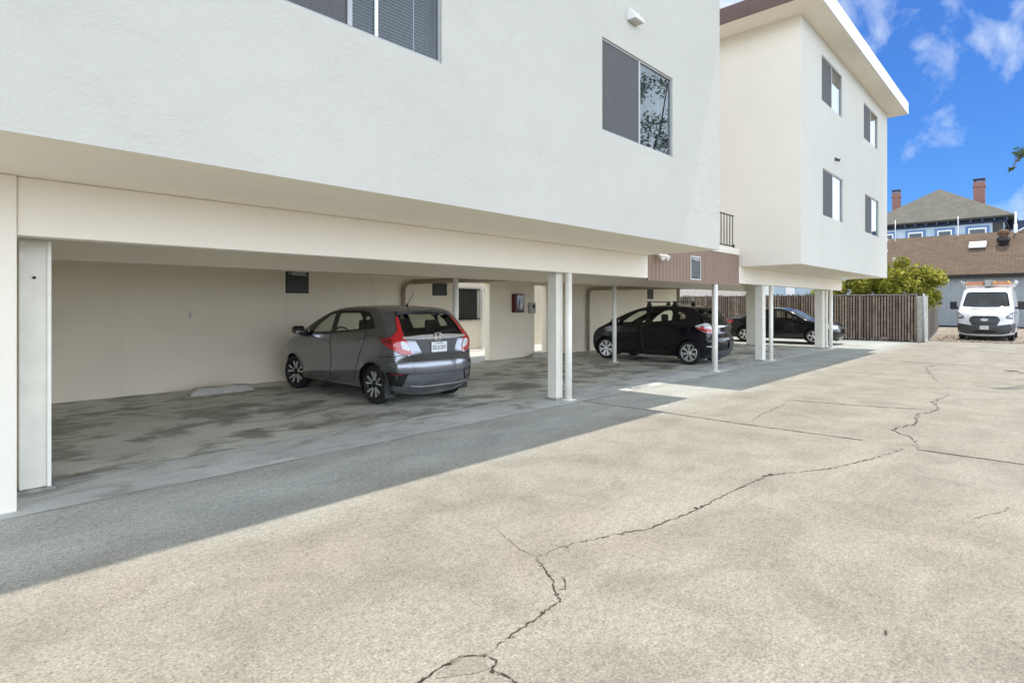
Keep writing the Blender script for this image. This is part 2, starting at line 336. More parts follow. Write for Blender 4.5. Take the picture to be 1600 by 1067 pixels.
def leaf_mat(name, a, b, c3):
    q = NT(name); ri = q.n('ShaderNodeNewGeometry')
    c = q.ramp(ri.outputs['Random Per Island'], [(0.0, a), (0.55, b), (1.0, c3)])
    cl = q.noise(1.3, 3, 0.6); c = q.mix(q.ramp(cl, [(0.35, G(0.55)), (0.55, G(0))]), c, tuple(x * 0.55 for x in a[:3]) + (1,))
    q.set(Base_Color=c, Roughness=0.7); q.b.inputs['Specular IOR Level'].default_value = 0.2
    q.b.inputs['Subsurface Weight'].default_value = 0.0
    trl = q.n('ShaderNodeBsdfTranslucent'); q.l(c, trl.inputs[0]); mx = q.n('ShaderNodeMixShader'); mx.inputs[0].default_value = 0.45
    q.l(q.b.outputs[0], mx.inputs[1]); q.l(trl.outputs[0], mx.inputs[2]); q.l(mx.outputs[0], q.o.inputs[0]); M[name] = q.m
leaf_mat('leaf_yellow', (0.10, 0.14, 0.018, 1), (0.40, 0.40, 0.055, 1), (0.75, 0.66, 0.17, 1))
leaf_mat('leaf_green', (0.05, 0.09, 0.02, 1), (0.11, 0.17, 0.04, 1), (0.20, 0.26, 0.08, 1))
leaf_mat('leaf_dark', (0.02, 0.03, 0.012, 1), (0.04, 0.045, 0.02, 1), (0.08, 0.065, 0.04, 1))
plain('blossom', (0.72, 0.66, 0.60, 1), 0.7)
plain('litter', (0.10, 0.06, 0.035, 1), 0.9, var=0.4); plain('litter_pale', (0.60, 0.58, 0.53, 1), 0.8)

# ------------------------------------------------------------------ mesh helpers
def tag(o, label=None, cat=None, group=None, kind=None):
    if label: o['label'] = label
    if cat: o['category'] = cat
    if group: o['group'] = group
    if kind: o['kind'] = kind
    return o
def empty(name, loc=(0, 0, 0), rz=0.0, label=None, cat=None, group=None):
    o = bpy.data.objects.new(name, None); o.empty_display_size = 0.2; COL.objects.link(o)
    o.location = loc; o.rotation_euler = (0, 0, rz); return tag(o, label, cat, group)
def link(name, me, mats, parent=None, smooth=False, loc=(0, 0, 0)):
    o = bpy.data.objects.new(name, me); COL.objects.link(o); o.location = loc
    for m in (mats if isinstance(mats, (list, tuple)) else [mats]):
        me.materials.append(M[m] if isinstance(m, str) else m)
    if smooth: me.polygons.foreach_set('use_smooth', [True] * len(me.polygons))
    if parent is not None: o.parent = parent
    return o
class MB:
    """collects shapes into one bmesh"""
    def __init__(s): s.bm = bmesh.new(); s.mi = 0
    def _mark(s, fs):
        for f in fs: f.material_index = s.mi
    def box(s, x0, x1, y0, y1, z0, z1, bev=0.0, rot=None, piv=None, seg=2):
        b = bmesh.new(); bmesh.ops.create_cube(b, size=1.0)
        for v in b.verts: v.co = Vector(((x0 + x1) / 2 + v.co.x * (x1 - x0), (y0 + y1) / 2 + v.co.y * (y1 - y0), (z0 + z1) / 2 + v.co.z * (z1 - z0)))
        if bev > 0: bmesh.ops.bevel(b, geom=b.edges[:], offset=bev, segments=seg, profile=0.5, affect='EDGES')
        if rot is not None:
            c = Vector(piv if piv else ((x0 + x1) / 2, (y0 + y1) / 2, (z0 + z1) / 2))
            for v in b.verts: v.co = rot @ (v.co - c) + c
        s._merge(b); return s
    def _merge(s, b):
        mp = {}
        for v in b.verts: mp[v] = s.bm.verts.new(v.co)
        for f in b.faces:
            try: g = s.bm.faces.new([mp[v] for v in f.verts]); g.material_index = s.mi; g.smooth = f.smooth
            except ValueError: pass
        b.free()
    def tube(s, p0, p1, r0, r1=None, n=12, cap=True):
        p0, p1 = Vector(p0), Vector(p1); r1 = r0 if r1 is None else r1
        d = (p1 - p0).normalized(); a = d.orthogonal().normalized(); b = d.cross(a)
        A = [s.bm.verts.new(p0 + (a * math.cos(t) + b * math.sin(t)) * r0) for t in [2 * math.pi * i / n for i in range(n)]]
        B = [s.bm.verts.new(p1 + (a * math.cos(t) + b * math.sin(t)) * r1) for t in [2 * math.pi * i / n for i in range(n)]]
        for i in range(n):
            f = s.bm.faces.new((A[i], A[(i + 1) % n], B[(i + 1) % n], B[i])); f.smooth = True; f.material_index = s.mi
        if cap:
            s._mark([s.bm.faces.new(A[::-1]), s.bm.faces.new(B)])
        return s
    def path(s, pts, r, n=10):
        for a, b in zip(pts[:-1], pts[1:]): s.tube(a, b, r, r, n)
        return s
    def lathe(s, prof, n=32, axis='y', c=(0, 0, 0)):
        rings = []
        for (r, h) in prof:
            ring = []
            for i in range(n):
                t = 2 * math.pi * i / n; u, w = r * math.cos(t), r * math.sin(t)
                p = {'y': (u, h, w), 'z': (u, w, h), 'x': (h, u, w)}[axis]
                ring.append(s.bm.verts.new(Vector(p) + Vector(c)))
            rings.append(ring)
        for A, B in zip(rings[:-1], rings[1:]):
            for i in range(n):
                f = s.bm.faces.new((A[i], A[(i + 1) % n], B[(i + 1) % n], B[i])); f.smooth = True; f.material_index = s.mi
        return s
    def quad(s, *p):
        f = s.bm.faces.new([s.bm.verts.new(Vector(q)) for q in p]); f.material_index = s.mi; return s
    def prism(s, poly, h0, h1, axis='z'):
        def P(a, b, h): return Vector({'z': (a, b, h), 'y': (a, h, b), 'x': (h, a, b)}[axis])
        A = [s.bm.verts.new(P(a, b, h0)) for a, b in poly]; B = [s.bm.verts.new(P(a, b, h1)) for a, b in poly]; n = len(poly)
        s._mark([s.bm.faces.new(A[::-1]), s.bm.faces.new(B)] + [s.bm.faces.new((A[i], A[(i + 1) % n], B[(i + 1) % n], B[i])) for i in range(n)])
        return s
    def raw(s, verts, faces, smooth=False):
        V = [s.bm.verts.new(Vector(v)) for v in verts]
        for f in faces:
            if len(set(f)) < 3: continue
            try: g = s.bm.faces.new([V[i] for i in f]); g.material_index = s.mi; g.smooth = smooth
            except ValueError: pass
        return s
    def build(s, name, mats, parent=None, recalc=True, loc=(0, 0, 0)):
        if recalc: bmesh.ops.recalc_face_normals(s.bm, faces=s.bm.faces[:])
        me = bpy.data.meshes.new(name); s.bm.to_mesh(me); s.bm.free()
        return link(name, me, mats, parent, False, loc)
def text_mesh(txt, size, align='CENTER', ext=0.0008):
    cu = bpy.data.curves.new('txt', 'FONT'); cu.body = txt; cu.size = size; cu.align_x = align; cu.align_y = 'CENTER'; cu.extrude = ext
    o = bpy.data.objects.new('txt', cu); me = o.to_mesh()
    vs = [tuple(v.co) for v in me.vertices]; fs = [tuple(p.vertices) for p in me.polygons]
    o.to_mesh_clear(); bpy.data.objects.remove(o); bpy.data.curves.remove(cu); return vs, fs
def resample(poly, step):
    out = []
    for a, b in zip(poly, poly[1:] + poly[:1]):
        n = max(1, int(math.ceil(math.dist(a, b) / step)))
        for i in range(n): out.append((a[0] + (b[0] - a[0]) * i / n, a[1] + (b[1] - a[1]) * i / n))
    return out
def round_poly(poly, r=0.03, k=4):
    out = []; n = len(poly)
    for i in range(n):
        p0, p, p1 = Vector(poly[i - 1]), Vector(poly[i]), Vector(poly[(i + 1) % n])
        d0, d1 = (p0 - p), (p1 - p); q = min(r, d0.length * 0.4, d1.length * 0.4)
        a, b = p + d0.normalized() * q, p + d1.normalized() * q
        for j in range(k + 1):
            t = j / k; out.append(tuple(a * (1 - t) ** 2 + p * 2 * t * (1 - t) + b * t * t))
    return out
def area2(p): return sum(a[0] * b[1] - b[0] * a[1] for a, b in zip(p, p[1:] + p[:1]))
def offset_poly(poly, d):
    """positive d grows the polygon"""
    if area2(poly) < 0: poly = poly[::-1]
    n = len(poly); out = []
    for i in range(n):
        p0, p, p1 = Vector(poly[i - 1]), Vector(poly[i]), Vector(poly[(i + 1) % n])
        e0, e1 = (p - p0), (p1 - p)
        if e0.length < 1e-7: e0 = e1
        if e1.length < 1e-7: e1 = e0
        e0.normalize(); e1.normalize()
        n0, n1 = Vector((e0.y, -e0.x)), Vector((e1.y, -e1.x)); m = n0 + n1
        if m.length < 1e-6: m = n0
        m.normalize(); out.append(tuple(p + m * (d / max(0.45, m.dot(n0)))))
    return out
def pip(x, y, poly):
    c = False; n = len(poly); j = n - 1
    for i in range(n):
        xi, yi = poly[i]; xj, yj = poly[j]
        if (yi > y) != (yj > y) and x < (xj - xi) * (y - yi) / (yj - yi) + xi: c = not c
        j = i
    return c
def near_on_poly(x, y, poly):
    best, bp = 1e9, None; p = Vector((x, y))
    for a, b in zip(poly, poly[1:] + poly[:1]):
        a, b = Vector(a), Vector(b); d = b - a
        t = 0 if d.length_squared < 1e-12 else max(0, min(1, (p - a).dot(d) / d.length_squared)); qq = a + d * t
        if (qq - p).length < best: best, bp = (qq - p).length, qq
    return best, bp

# ------------------------------------------------------------------ ground
def sheet(name, x0, x1, y0, y1, z, mat, kind='structure'):
    m = MB(); m.quad((x0, y0, z), (x1, y0, z), (x1, y1, z), (x0, y1, z)); o = m.build(name, mat); return tag(o, kind=kind)
sheet('ground', -500, 900, -600, 600, -0.14, 'ground_dirt')
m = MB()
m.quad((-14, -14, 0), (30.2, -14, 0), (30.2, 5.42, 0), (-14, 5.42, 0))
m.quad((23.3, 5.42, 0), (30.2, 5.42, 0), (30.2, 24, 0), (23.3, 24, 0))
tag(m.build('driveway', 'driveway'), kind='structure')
sheet('carport_apron', -14, 23.3, 5.42, 6.32, 0.0, 'apron_concrete')
sheet('carport_floor', -14, 23.3, 6.32, 11.35, 0.0, 'carport_concrete')
sheet('courtyard_paving', -14, 23.3, 11.35, 16, 0.0, 'apron_concrete')
m = MB(); m.quad((30.2, -14, -.004), (32.6, -14, -.09), (32.6, 24, -.09), (30.2, 24, -.004)); m.quad((32.6, -14, -.09), (71, -14, -.09), (71, 24, -.09), (32.6, 24, -.09)); tag(m.build('gravel', 'gravel'), kind='stuff')
m = MB()
for i in range(900):
    x = 30.1 + rnd.random() ** 1.6 * 9; y = rnd.uniform(-1.5, 4.0); s_ = rnd.uniform(0.012, 0.05)
    b = bmesh.new(); bmesh.ops.create_icosphere(b, subdivisions=1, radius=s_)
    for v in b.verts: v.co = Vector((v.co.x * rnd.uniform(.8, 1.3), v.co.y * rnd.uniform(.8, 1.3), v.co.z * 0.7)) + Vector((x, y, s_ * 0.3 - min(.09, max(0, (x - 30.2) * .036))))
    m._merge(b)
tag(m.build('loose_stones', 'gravel'), kind='stuff')

def jag(pts, amp, step, rr):
    out = []
    for a, b in zip(pts[:-1], pts[1:]):
        n = max(1, int(math.dist(a, b) / step))
        for i in range(n):
            t = i / n; j = amp if i else amp * 0.3
            out.append((a[0] + (b[0] - a[0]) * t + rr.uniform(-j, j), a[1] + (b[1] - a[1]) * t + rr.uniform(-j, j)))
    out.append(pts[-1]); return out
def ribbon(m, pts, w, z, rr, vary=0.6, taper=True):
    n = len(pts); L, Rr = [], []
    for i, p in enumerate(pts):
        a = Vector(pts[max(0, i - 1)]); b = Vector(pts[min(n - 1, i + 1)]); d = (b - a)
        d = d.normalized() if d.length > 1e-6 else Vector((1, 0)); nn = Vector((-d.y, d.x))
        ww = w * rr.uniform(1 - vary, 1 + vary) * 0.5
        if taper: ww *= min(1, 0.25 + 4 * min(i, n - 1 - i) / n)
        L.append(m.bm.verts.new((p[0] + nn.x * ww, p[1] + nn.y * ww, z))); Rr.append(m.bm.verts.new((p[0] - nn.x * ww, p[1] - nn.y * ww, z)))
    for i in range(n - 1):
        f = m.bm.faces.new((L[i], L[i + 1], Rr[i + 1], Rr[i])); f.material_index = m.mi
CR = random.Random(3)
def crack(pts, w, mat='crack', amp=0.018, step=0.06, vary=0.7):
    m = MB(); ribbon(m, jag(pts, amp * .8, step * .55, CR), w * .62, 0.0035, CR, .85); 
    if mat == 'crack':
        for p in jag(pts, amp, step, CR):
            if CR.random() < .30:
                r_ = w * CR.uniform(.5, 1.5); cx2, cy2 = p[0] + CR.uniform(-w, w) * .7, p[1] + CR.uniform(-w, w) * .7; m.mi = CR.randrange(2)
                m.raw([(cx2 + r_ * CR.uniform(.5, 1.2) * math.cos(t), cy2 + r_ * CR.uniform(.5, 1.2) * math.sin(t), .003 + .0007 * m.mi) for t in (0, 1.05, 2.1, 3.14, 4.2, 5.2)], [(0, 1, 2, 3, 4, 5)])
    tag(m.build('pavement_crack', [mat, 'crack_soft']), kind='structure')
crack([(1.28, 1.84), (1.43, 1.86), (1.56, 1.865), (1.67, 1.865), (1.73, 1.80), (1.75, 1.795)], 0.013, amp=0.006, step=0.03)
crack([(1.75, 1.795), (2.33, 1.84), (2.40, 1.93), (2.49, 2.02), (2.55, 2.12), (2.64, 2.27)], 0.009, amp=0.010, step=0.035)
crack([(1.75, 1.795), (1.76, 1.73), (1.70, 1.70), (1.71, 1.62), (1.70, 1.5)], 0.011, amp=0.006, step=0.03)
crack([(2.64, 2.27), (2.93, 2.23), (3.26, 2.11), (3.53, 1.98), (4.0, 1.93), (4.29, 1.91), (4.73, 1.89), (5.34, 1.84), (5.96, 1.48), (6.6, 1.28), (7.3, 1.13)], 0.013, amp=0.016, step=0.05)
crack([(2.64, 2.27), (2.66, 2.42), (2.75, 2.65), (2.8, 2.8)], 0.006, 'crack_soft', 0.01, 0.04)
crack([(2.40, 1.93), (2.45, 1.90), (2.52, 1.95), (2.55, 2.0)], 0.007, amp=0.006, step=0.03)
crack([(7.34, 1.01), (7.9, 1.15), (8.3, 1.4), (9.04, 1.27), (9.7, 1.33), (10.3, 1.18), (11.2, 1.35), (12.3, 1.24)], 0.019, amp=0.05, step=0.12)
crack([(7.55, 2.84), (8.3, 2.95), (9.1, 2.95), (9.77, 3.08)], 0.016, 'crack_soft', 0.03, 0.1)
crack([(14.0, 1.6), (16, 2.0), (17.2, 2.2), (18.6, 2.1)], 0.03, 'crack_soft', 0.06, 0.15)
crack([(5.2, 0.42), (5.5, 0.28), (5.8, 0.2)], 0.010, 'crack_soft', 0.02, 0.05)
m = MB()
ribbon(m, jag([(7.45, 5.4), (7.45, 4.02), (7.40, 2.84), (7.44, 1.53)], 0.005, 0.08, CR), 0.022, 0.003, CR, 0.5, False)
ribbon(m, jag([(7.34, 1.01), (7.36, 0.3), (7.38, -4.0)], 0.006, 0.08, CR), 0.024, 0.003, CR, 0.5, False)
ribbon(m, jag([(9.77, 3.08), (10.0, 2.0), (10.3, 1.18)], 0.008, 0.08, CR), 0.022, 0.003, CR, 0.5, False)
ribbon(m, jag([(18.5, 3.9), (18.6, -6)], 0.01, 0.1, CR), 0.03, 0.003, CR, 0.5, False)
ribbon(m, jag([(26.0, 3.9), (26.2, 1.2)], 0.02, 0.1, CR), 0.06, 0.003, CR, 0.5, False)
tag(m.build('driveway_joint', 'crack'), kind='structure')
m = MB()
ribbon(m, jag([(0.3, 5.42), (23.3, 5.42)], 0.006, 0.15, CR), 0.016, 0.003, CR, 0.6, False)
ribbon(m, jag([(0.9, 6.32), (23.3, 6.32)], 0.004, 0.15, CR), 0.014, 0.003, CR, 0.6, False)
for xj in (4.2, 8.6, 12.4, 16.4): ribbon(m, jag([(xj, 6.32), (xj, 11.3)], 0.003, 0.15, CR), 0.010, 0.003, CR, 0.6, False)
tag(m.build('floor_joint', 'joint'), kind='structure')
m = MB(); m.raw([(1.56, 1.868, .002), (1.68, 1.868, .002), (1.74, 1.80, .002), (1.70, 1.71, .002), (1.63, 1.74, .002), (1.50, 1.83, .002)], [(0, 1, 2, 3, 4, 5)])
tag(m.build('driveway_patch', 'driveway_worn'), kind='structure')
# oil stain and small litter on the pavement
def ray(px, py, z=0.0):
    u = (px - 800) / 900; c, s = math.cos(R(43.02)), math.sin(R(43.02)); t = 900 * (1.52 - z) / (py - 477); return ((c + u * s) * t, (s - u * c) * t)
def blob(name, x, y, r, mat, z=0.004, sx=1.0, n=22):
    m = MB(); ps = []
    for i in range(n):
        t = 2 * math.pi * i / n; k = r * rnd.uniform(0.55, 1.1); ps.append((x + k * sx * math.cos(t), y + k * math.sin(t), z))
    m.raw(ps, [tuple(range(n))]); return tag(m.build(name, mat), kind='structure')
blob('oil_stain', 17.6, 0.62, 0.17, 'crack', sx=0.9); blob('oil_stain', 17.2, 0.45, 0.09, 'crack'); blob('oil_stain', 5.36, 1.83, 0.03, 'crack')
for (px, py), rr_ in (((446, 719), .11), ((1083, 590), .16), ((783, 650), .06), ((604, 690), .03), ((640, 668), .03)):
    x, y = ray(px, py); blob('pale_mark', x, y, rr_, 'pale_mark', sx=1.6, z=0.003)
lit = [((195, 658), 'litter', 'curled brown dead leaf lying on the carport floor near the left column'), ((1213, 636), 'litter', 'tiny dark leaf scrap on the pale slab beyond the long joint'),
       ((1475, 1034), 'litter_pale', 'white paper scrap on sunlit concrete at the lower right'), ((1384, 990), 'litter', 'brown leaf scrap on the sunlit concrete at the lower right')]
for (px, py), mt, lb in lit:
    x, y = ray(px, py); m = MB(); s_ = 0.010
    m.raw([(-s_ * 1.4, 0, .004), (-.4 * s_, s_ * .8, .012), (s_, s_ * .6, .006), (s_ * 1.5, 0, .014), (.5 * s_, -s_ * .7, .007), (-s_, -s_ * .6, .011)], [(0, 1, 2, 3, 4, 5)])
    if mt == 'litter': tag(m.build('leaf_litter', mt, loc=(x, y, 0)), lb, 'litter')

# ------------------------------------------------------------------ apartment building
def wall_holes(m, x0, x1, z0, z1, y, holes, depth=0.09):
    xs = sorted({x0, x1, *[h[0] for h in holes], *[h[1] for h in holes]}); zs = sorted({z0, z1, *[h[2] for h in holes], *[h[3] for h in holes]})
    for a, b in zip(xs[:-1], xs[1:]):
        for c, d in zip(zs[:-1], zs[1:]):
            if any(h[0] <= a and b <= h[1] and h[2] <= c and d <= h[3] for h in holes): continue
            m.quad((a, y, c), (b, y, c), (b, y, d), (a, y, d))
    for (a, b, c, d) in holes:
        Y = y + depth
        m.quad((a, y, c), (b, y, c), (b, Y, c), (a, Y, c)); m.quad((a, y, d), (a, Y, d), (b, Y, d), (b, y, d))
        m.quad((a, y, c), (a, Y, c), (a, Y, d), (a, y, d)); m.quad((b, y, c), (b, y, d), (b, Y, d), (b, Y, c))
def window(parent, x0, x1, z0, z1, y, kind, split=0.5, label=None):
    """sliding window: frame, screen half on the left, glass half on the right, blinds or a white reflection sheet behind"""
    f = MB(); t = 0.024; yb, yf = y + 0.075, y + 0.02
    f.box(x0 + .002, x1 - .002, yf, yb, z0 + .002, z0 + t); f.box(x0 + .002, x1 - .002, yf, yb, z1 - t, z1 - .002)
    f.box(x0 + .002, x0 + t, yf, yb, z0 + t, z1 - t); f.box(x1 - t, x1 - .002, yf, yb, z0 + t, z1 - t)
    xm = x0 + (x1 - x0) * split; f.box(xm - .022, xm + .022, yf - .004, yb, z0 + t, z1 - t)
    w = f.build('window', 'window_frame', parent)
    if label: w['label'] = label
    g = MB(); g.box(xm + .03, x1 - t, y + .040, y + .044, z0 + t, z1 - t); g.build('pane', 'window_glass', w)
    g = MB(); g.box(x0 + t, xm - .03, y + .052, y + .056, z0 + t, z1 - t); g.build('pane', 'window_glass', w)
    if True:
        g = MB(); g.box(x0 + t, xm - .03, y + .030, y + .032, z0 + t, z1 - t); g.build('insect_screen', 'screen', w)
    if kind == 'near':
        g = MB(); xq = xm + (x1 - xm) * .27; g.box(xq - .014, xq + .014, y + .022, y + .039, z0 + t, z1 - t); g.build('mullion', 'white_paint', w)
    b = MB()
    if kind in ('blind', 'near'):
        z = z0 + .02
        rot = Matrix.Rotation(R(22), 3, 'X')
        while z < z1:
            b.box(x0 + .04, x1 - .04, y + .114, y + .144, z - .0008, z + .0008, rot=rot); z += 0.030
        for xx in (x0 + .25, xm, x1 - .25): b.box(xx - .004, xx + .004, y + .108, y + .112, z0, z1)
        b.build('blind', 'blind_white', w)
    else:
        b.box(x0 + .03, x1 - .03, y + .12, y + .125, z0, z1 - (0.32 * (z1 - z0) if kind == 'half' else 0)); b.build('blind', 'reflection_white', w)  # white sheet behind the glass paints in the panes' bright reflection
        if kind == 'half':
            b = MB(); b.box(x0 + .03, x1 - .03, y + .14, y + .145, z1 - (0.32 * (z1 - z0)), z1); b.build('valance', 'grey_plastic', w)
    d = MB(); d.box(x0 - .2, x1 + .2, y + .5, y + .51, z0 - .2, z1 + .2)
    d.build('dim_interior', 'dim_room', w)
    return w

ZS = 2.48           # soffit height
ZE = 8.25           # eave soffit height
def block(root, x0, x1, holes, mat='stucco_white'):
    m = MB(); wall_holes(m, x0, x1, ZS, ZE, 4.2, holes)
    m.quad((x1, 4.2, ZS), (x1, 11.5, ZS), (x1, 11.5, ZE), (x1, 4.2, ZE))
    w_ = MB(); w_.quad((x0, 4.2, ZS), (x0, 4.2, ZE), (x0, 11.5, ZE), (x0, 11.5, ZS)); w_.build('side_wall', 'stucco_cream', root)  # lighter cream than the front: warm bounced light put into the colour
    m.quad((x0, 11.5, ZS), (x0, 11.5, ZE), (x1, 11.5, ZE), (x1, 11.5, ZS))
    bmesh.ops.remove_doubles(m.bm, verts=m.bm.verts[:], dist=0.0005)
    m.build('upper_wall', mat, root)
    m = MB(); m.quad((x0, 4.2, ZS), (x0, 11.5, ZS), (x1, 11.5, ZS), (x1, 4.2, ZS)); m.build('soffit', 'soffit_paint', root)
def round_post(root, x, y, z1=2.05, r=0.055, name='post', plate=True, mat='post_paint'):
    m = MB(); m.tube((x, y, 0.012), (x, y, z1), r, r, 20)
    if plate: m.box(x - .09, x + .09, y - .09, y + .09, 0.002, 0.014)
    return m.build(name, mat, root)
def box_column(root, x, y, w, d, z1=2.045, parent_flange=True):
    m = MB(); m.box(x, x + w, y, y + d, 0.03, z1, 0.006); c = m.build('column', 'post_grey', root)
    m = MB(); m.box(x + w - .022, x + w + .004, y - .012, y - .001, 0.02, z1 - .002); m.build('flange', 'post_paint', c)
    m = MB(); m.box(x - .03, x + w + .03, y - .03, y + d + .03, 0.002, 0.028); m.build('base_plate', 'joint', c); return c

near = empty('apartment_building', (4, 7, 0), 0, 'white stucco apartment block overhanging the open carport with the grey hatchback', 'building')
far = empty('apartment_building', (19, 7, 0), 0, 'white stucco apartment block farther along the driveway with projecting eave and four windows', 'building')
for b_ in (near, far): b_.location = (0, 0, 0)
HA = [(1.63, 3.53, 3.80, 5.0), (6.2, 8.09, 3.77, 4.97)]
block(near, -5.0, 9.8, HA)
window(near, 1.63, 3.53, 3.80, 5.0, 4.2, 'near', 0.49, 'wide sliding window with white venetian blinds, cut by the top of the picture')
window(near, 6.2, 8.09, 3.77, 4.97, 4.2, 'blind', 0.5, 'sliding window with one screened half and trees mirrored in the other')
m = MB(); m.box(-5.6, 10.6, 3.65, 12.05, ZE + .002, 8.66, 0.01); m.build('roof', 'stucco_cream', near)
HB = [(15.95, 17.9, 6.70, 7.85), (20.45, 22.42, 6.70, 7.80), (16.05, 17.98, 3.80, 5.0), (20.62, 22.58, 3.80, 5.0)]
block(far, 14.3, 23.95, HB, 'stucco_far')
for h, k, lb in zip(HB, ('half', 'half', 'white', 'white'), ('upper window nearer the driveway, glass partly backed in white as its reflection', 'upper window at the far corner, glass partly backed in white as its reflection', 'lower window nearer the driveway, glass fully backed in white as its reflection', 'lower window at the far corner, glass fully backed in white as its reflection')):
    window(far, *h, 4.2, k, 0.5, lb)
m = MB(); m.box(13.5, 24.42, 3.68, 12.05, ZE + .002, 8.62, 0.01); rf = m.build('roof', 'stucco_cream', far)
m = MB(); m.box(13.47, 13.497, 3.70, 12.0, 8.22, 8.60); m.build('side_fascia', 'brown_fascia', rf)
m = MB(); m.box(13.45, 24.45, 3.645, 3.677, 8.26, 8.66); m.build('front_fascia', 'white_paint', rf)
# carport front beams, inner beams, left end walls
def beam(root, x0, x1, y0, y1, z0, z1, mat='stucco_cream', name='beam'):
    m = MB(); m.box(x0, x1, y0, y1, z0, z1, 0.008); return m.build(name, mat, root)
beam(near, 0.62, 9.80, 5.60, 5.78, 2.04, ZS - .002)
beam(far, 14.22, 23.80, 5.60, 5.78, 2.06, ZS - .002)
beam(near, 0.62, 9.80, 8.42, 8.60, 2.05, ZS - .003)
beam(far, 9.802, 23.3, 8.42, 8.60, 2.05, ZS - .003)
m = MB(); m.box(-5.0, 0.615, 5.57, 5.80, 0.0, ZS - .003, 0.006); m.box(0.30, 0.58, 5.802, 11.30, 0.0, ZS - .003)
m.build('end_wall', 'stucco_cream', near)
m = MB()
for a, b_ in ((0.582, 9.95), (11.2, 13.1), (13.66, 22.2)): m.box(a, b_, 11.30, 11.49, 0.0, ZS - .003, 0.006)
for a, b_ in ((9.952, 11.198), (13.102, 13.658)): m.box(a, b_, 11.30, 11.49, 2.12, ZS - .003)
m.build('back_wall', 'stucco_wall', near)
m = MB(); m.box(7.0, 27.0, 14.6, 14.8, 0, 4.0); m.build('courtyard_wall', 'stucco_cream', near)
# barred courtyard window
m = MB(); m.box(12.95, 13.85, 14.55, 14.598, 0.98, 2.12); bw_ = m.build('barred_window', 'dim_room', near)
m = MB(); 
for zz_ in (1.06, 2.04): m.box(12.88, 13.92, 14.49, 14.52, zz_ - .018, zz_ + .018)
for i in range(11): m.box(12.92 + i * .092 - .008, 12.92 + i * .092 + .008, 14.47, 14.49, 0.98, 2.12)
m.build('security_bars', 'black_metal', bw_)
m = MB(); m.box(12.93, 12.97, 14.53, 14.55, .98, 2.12); m.box(13.79, 13.87, 14.53, 14.55, .98, 2.12); m.box(12.971, 13.789, 14.53, 14.55, 2.08, 2.12); m.box(12.971, 13.789, 14.53, 14.55, .98, 1.02); m.build('frame', 'white_paint', bw_)
m = MB(); m.box(14.02, 14.06, 14.5, 14.599, 0.0, 2.2); m.build('door_casing', 'white_paint', near)
# columns and posts
for i, (x, y) in enumerate(((0.68, 6.05),)): box_column(near, x, y, 0.2, 0.16)
m = MB(); m.tube((0.775, 6.049, 1.745), (0.775, 6.040, 1.745), 0.012, 0.012, 10); m.build('bolt_hole', 'dark_gap', near)
box_column(near, 7.21, 5.76, 0.14, 0.18); round_post(near, 7.40, 5.66)
round_post(near, 7.5, 8.51, 2.048)
round_post(far, 12.9, 5.63, 1.998); round_post(far, 13.75, 6.05, 2.05, 0.035, 'drain_pipe', False)
round_post(far, 13.12, 8.50, 2.048); round_post(far, 17.72, 9.0, ZS - .01, mat='pipe_brown')
box_column(far, 16.03, 5.68, 0.18, 0.2, 2.055); round_post(far, 16.50, 5.62, 2.058)
box_column(far, 22.02, 8.05, 0.2, 0.35, ZS - .01); box_column(far, 22.12, 5.80, 0.24, 0.25, 2.055); box_column(far, 22.46, 5.76, 0.14, 0.2, 2.055); round_post(far, 22.3, 5.58, 2.058, 0.06)
# link between the blocks: ledge, ribbed brown panel, railing
m = MB(); m.box(9.802, 14.218, 5.58, 11.48, 2.752, 2.91, 0.006); m.build('walkway_ledge', 'stucco_cream', near)
m = MB(); x = 9.81
while x < 14.2:
    m.box(x, min(x + .137, 14.21), 5.60, 5.64, 1.995, 2.748, 0.004, seg=1); x += 0.145
m.mi = 1; m.box(9.83, 14.19, 5.642, 5.70, 2.05, 2.745)
m.build('ribbed_panel', ['panel_brown', 'dark_gap'], near)
m = MB(); m.box(9.805, 14.212, 5.702, 8.418, 2.44, 2.748); m.box(9.805, 14.212, 8.602, 11.298, 2.44, 2.748); m.build('walkway_soffit', 'soffit_paint', near)
m = MB()
for zz_ in (2.95, 3.68): m.box(9.9, 13.9, 5.60, 5.622, zz_ - .012, zz_ + .012)
for i in range(24): m.box(9.98 + i * .168 - .008, 9.98 + i * .168 + .008, 5.603, 5.619, 2.963, 3.667)
m.box(13.87, 13.93, 5.595, 5.625, 2.905, 2.99)
m.build('railing', 'black_metal', near)
# dryer vent hood and corner flood light
m = MB(); m.prism([(4.198, 5.40), (4.198, 5.56), (4.17, 5.56), (4.07, 5.42), (4.07, 5.40)], 6.80, 7.04, 'x'); vh = m.build('vent_hood', 'white_paint', near)
m = MB(); m.box(6.82, 7.02, 4.085, 4.19, 5.385, 5.399); m.build('louvre', 'grey_plastic', vh)
m = MB(); m.tube((17.2, 4.199, 5.43), (17.2, 4.17, 5.43), 0.05, 0.05, 16); m.tube((17.2, 4.172, 5.42), (17.22, 4.09, 5.38), 0.03, 0.042, 16)
tag(m.build('flood_light', 'plastic_grey'), 'small grey flood lamp fixed between the far block upper and lower windows', 'lamp')
lp = empty('security_lamp', (10.2, 5.6, 2.5), 0, 'white twin security lamp under the overhang beside the brown panel', 'lamp')
m = MB(); m.tube((0, 0, 0), (0, -.05, 0), .06, .06, 16); m.build('mount', 'white_paint', lp)
for sx in (-.08, .09):
    m = MB(); m.tube((0, -.045, 0), (sx, -.09, -.02), .014, .014, 8); m.tube((sx, -.07, -.01), (sx * 1.25, -.17, -.07), .04, .055, 14); m.build('lamp_head', 'white_paint', lp)
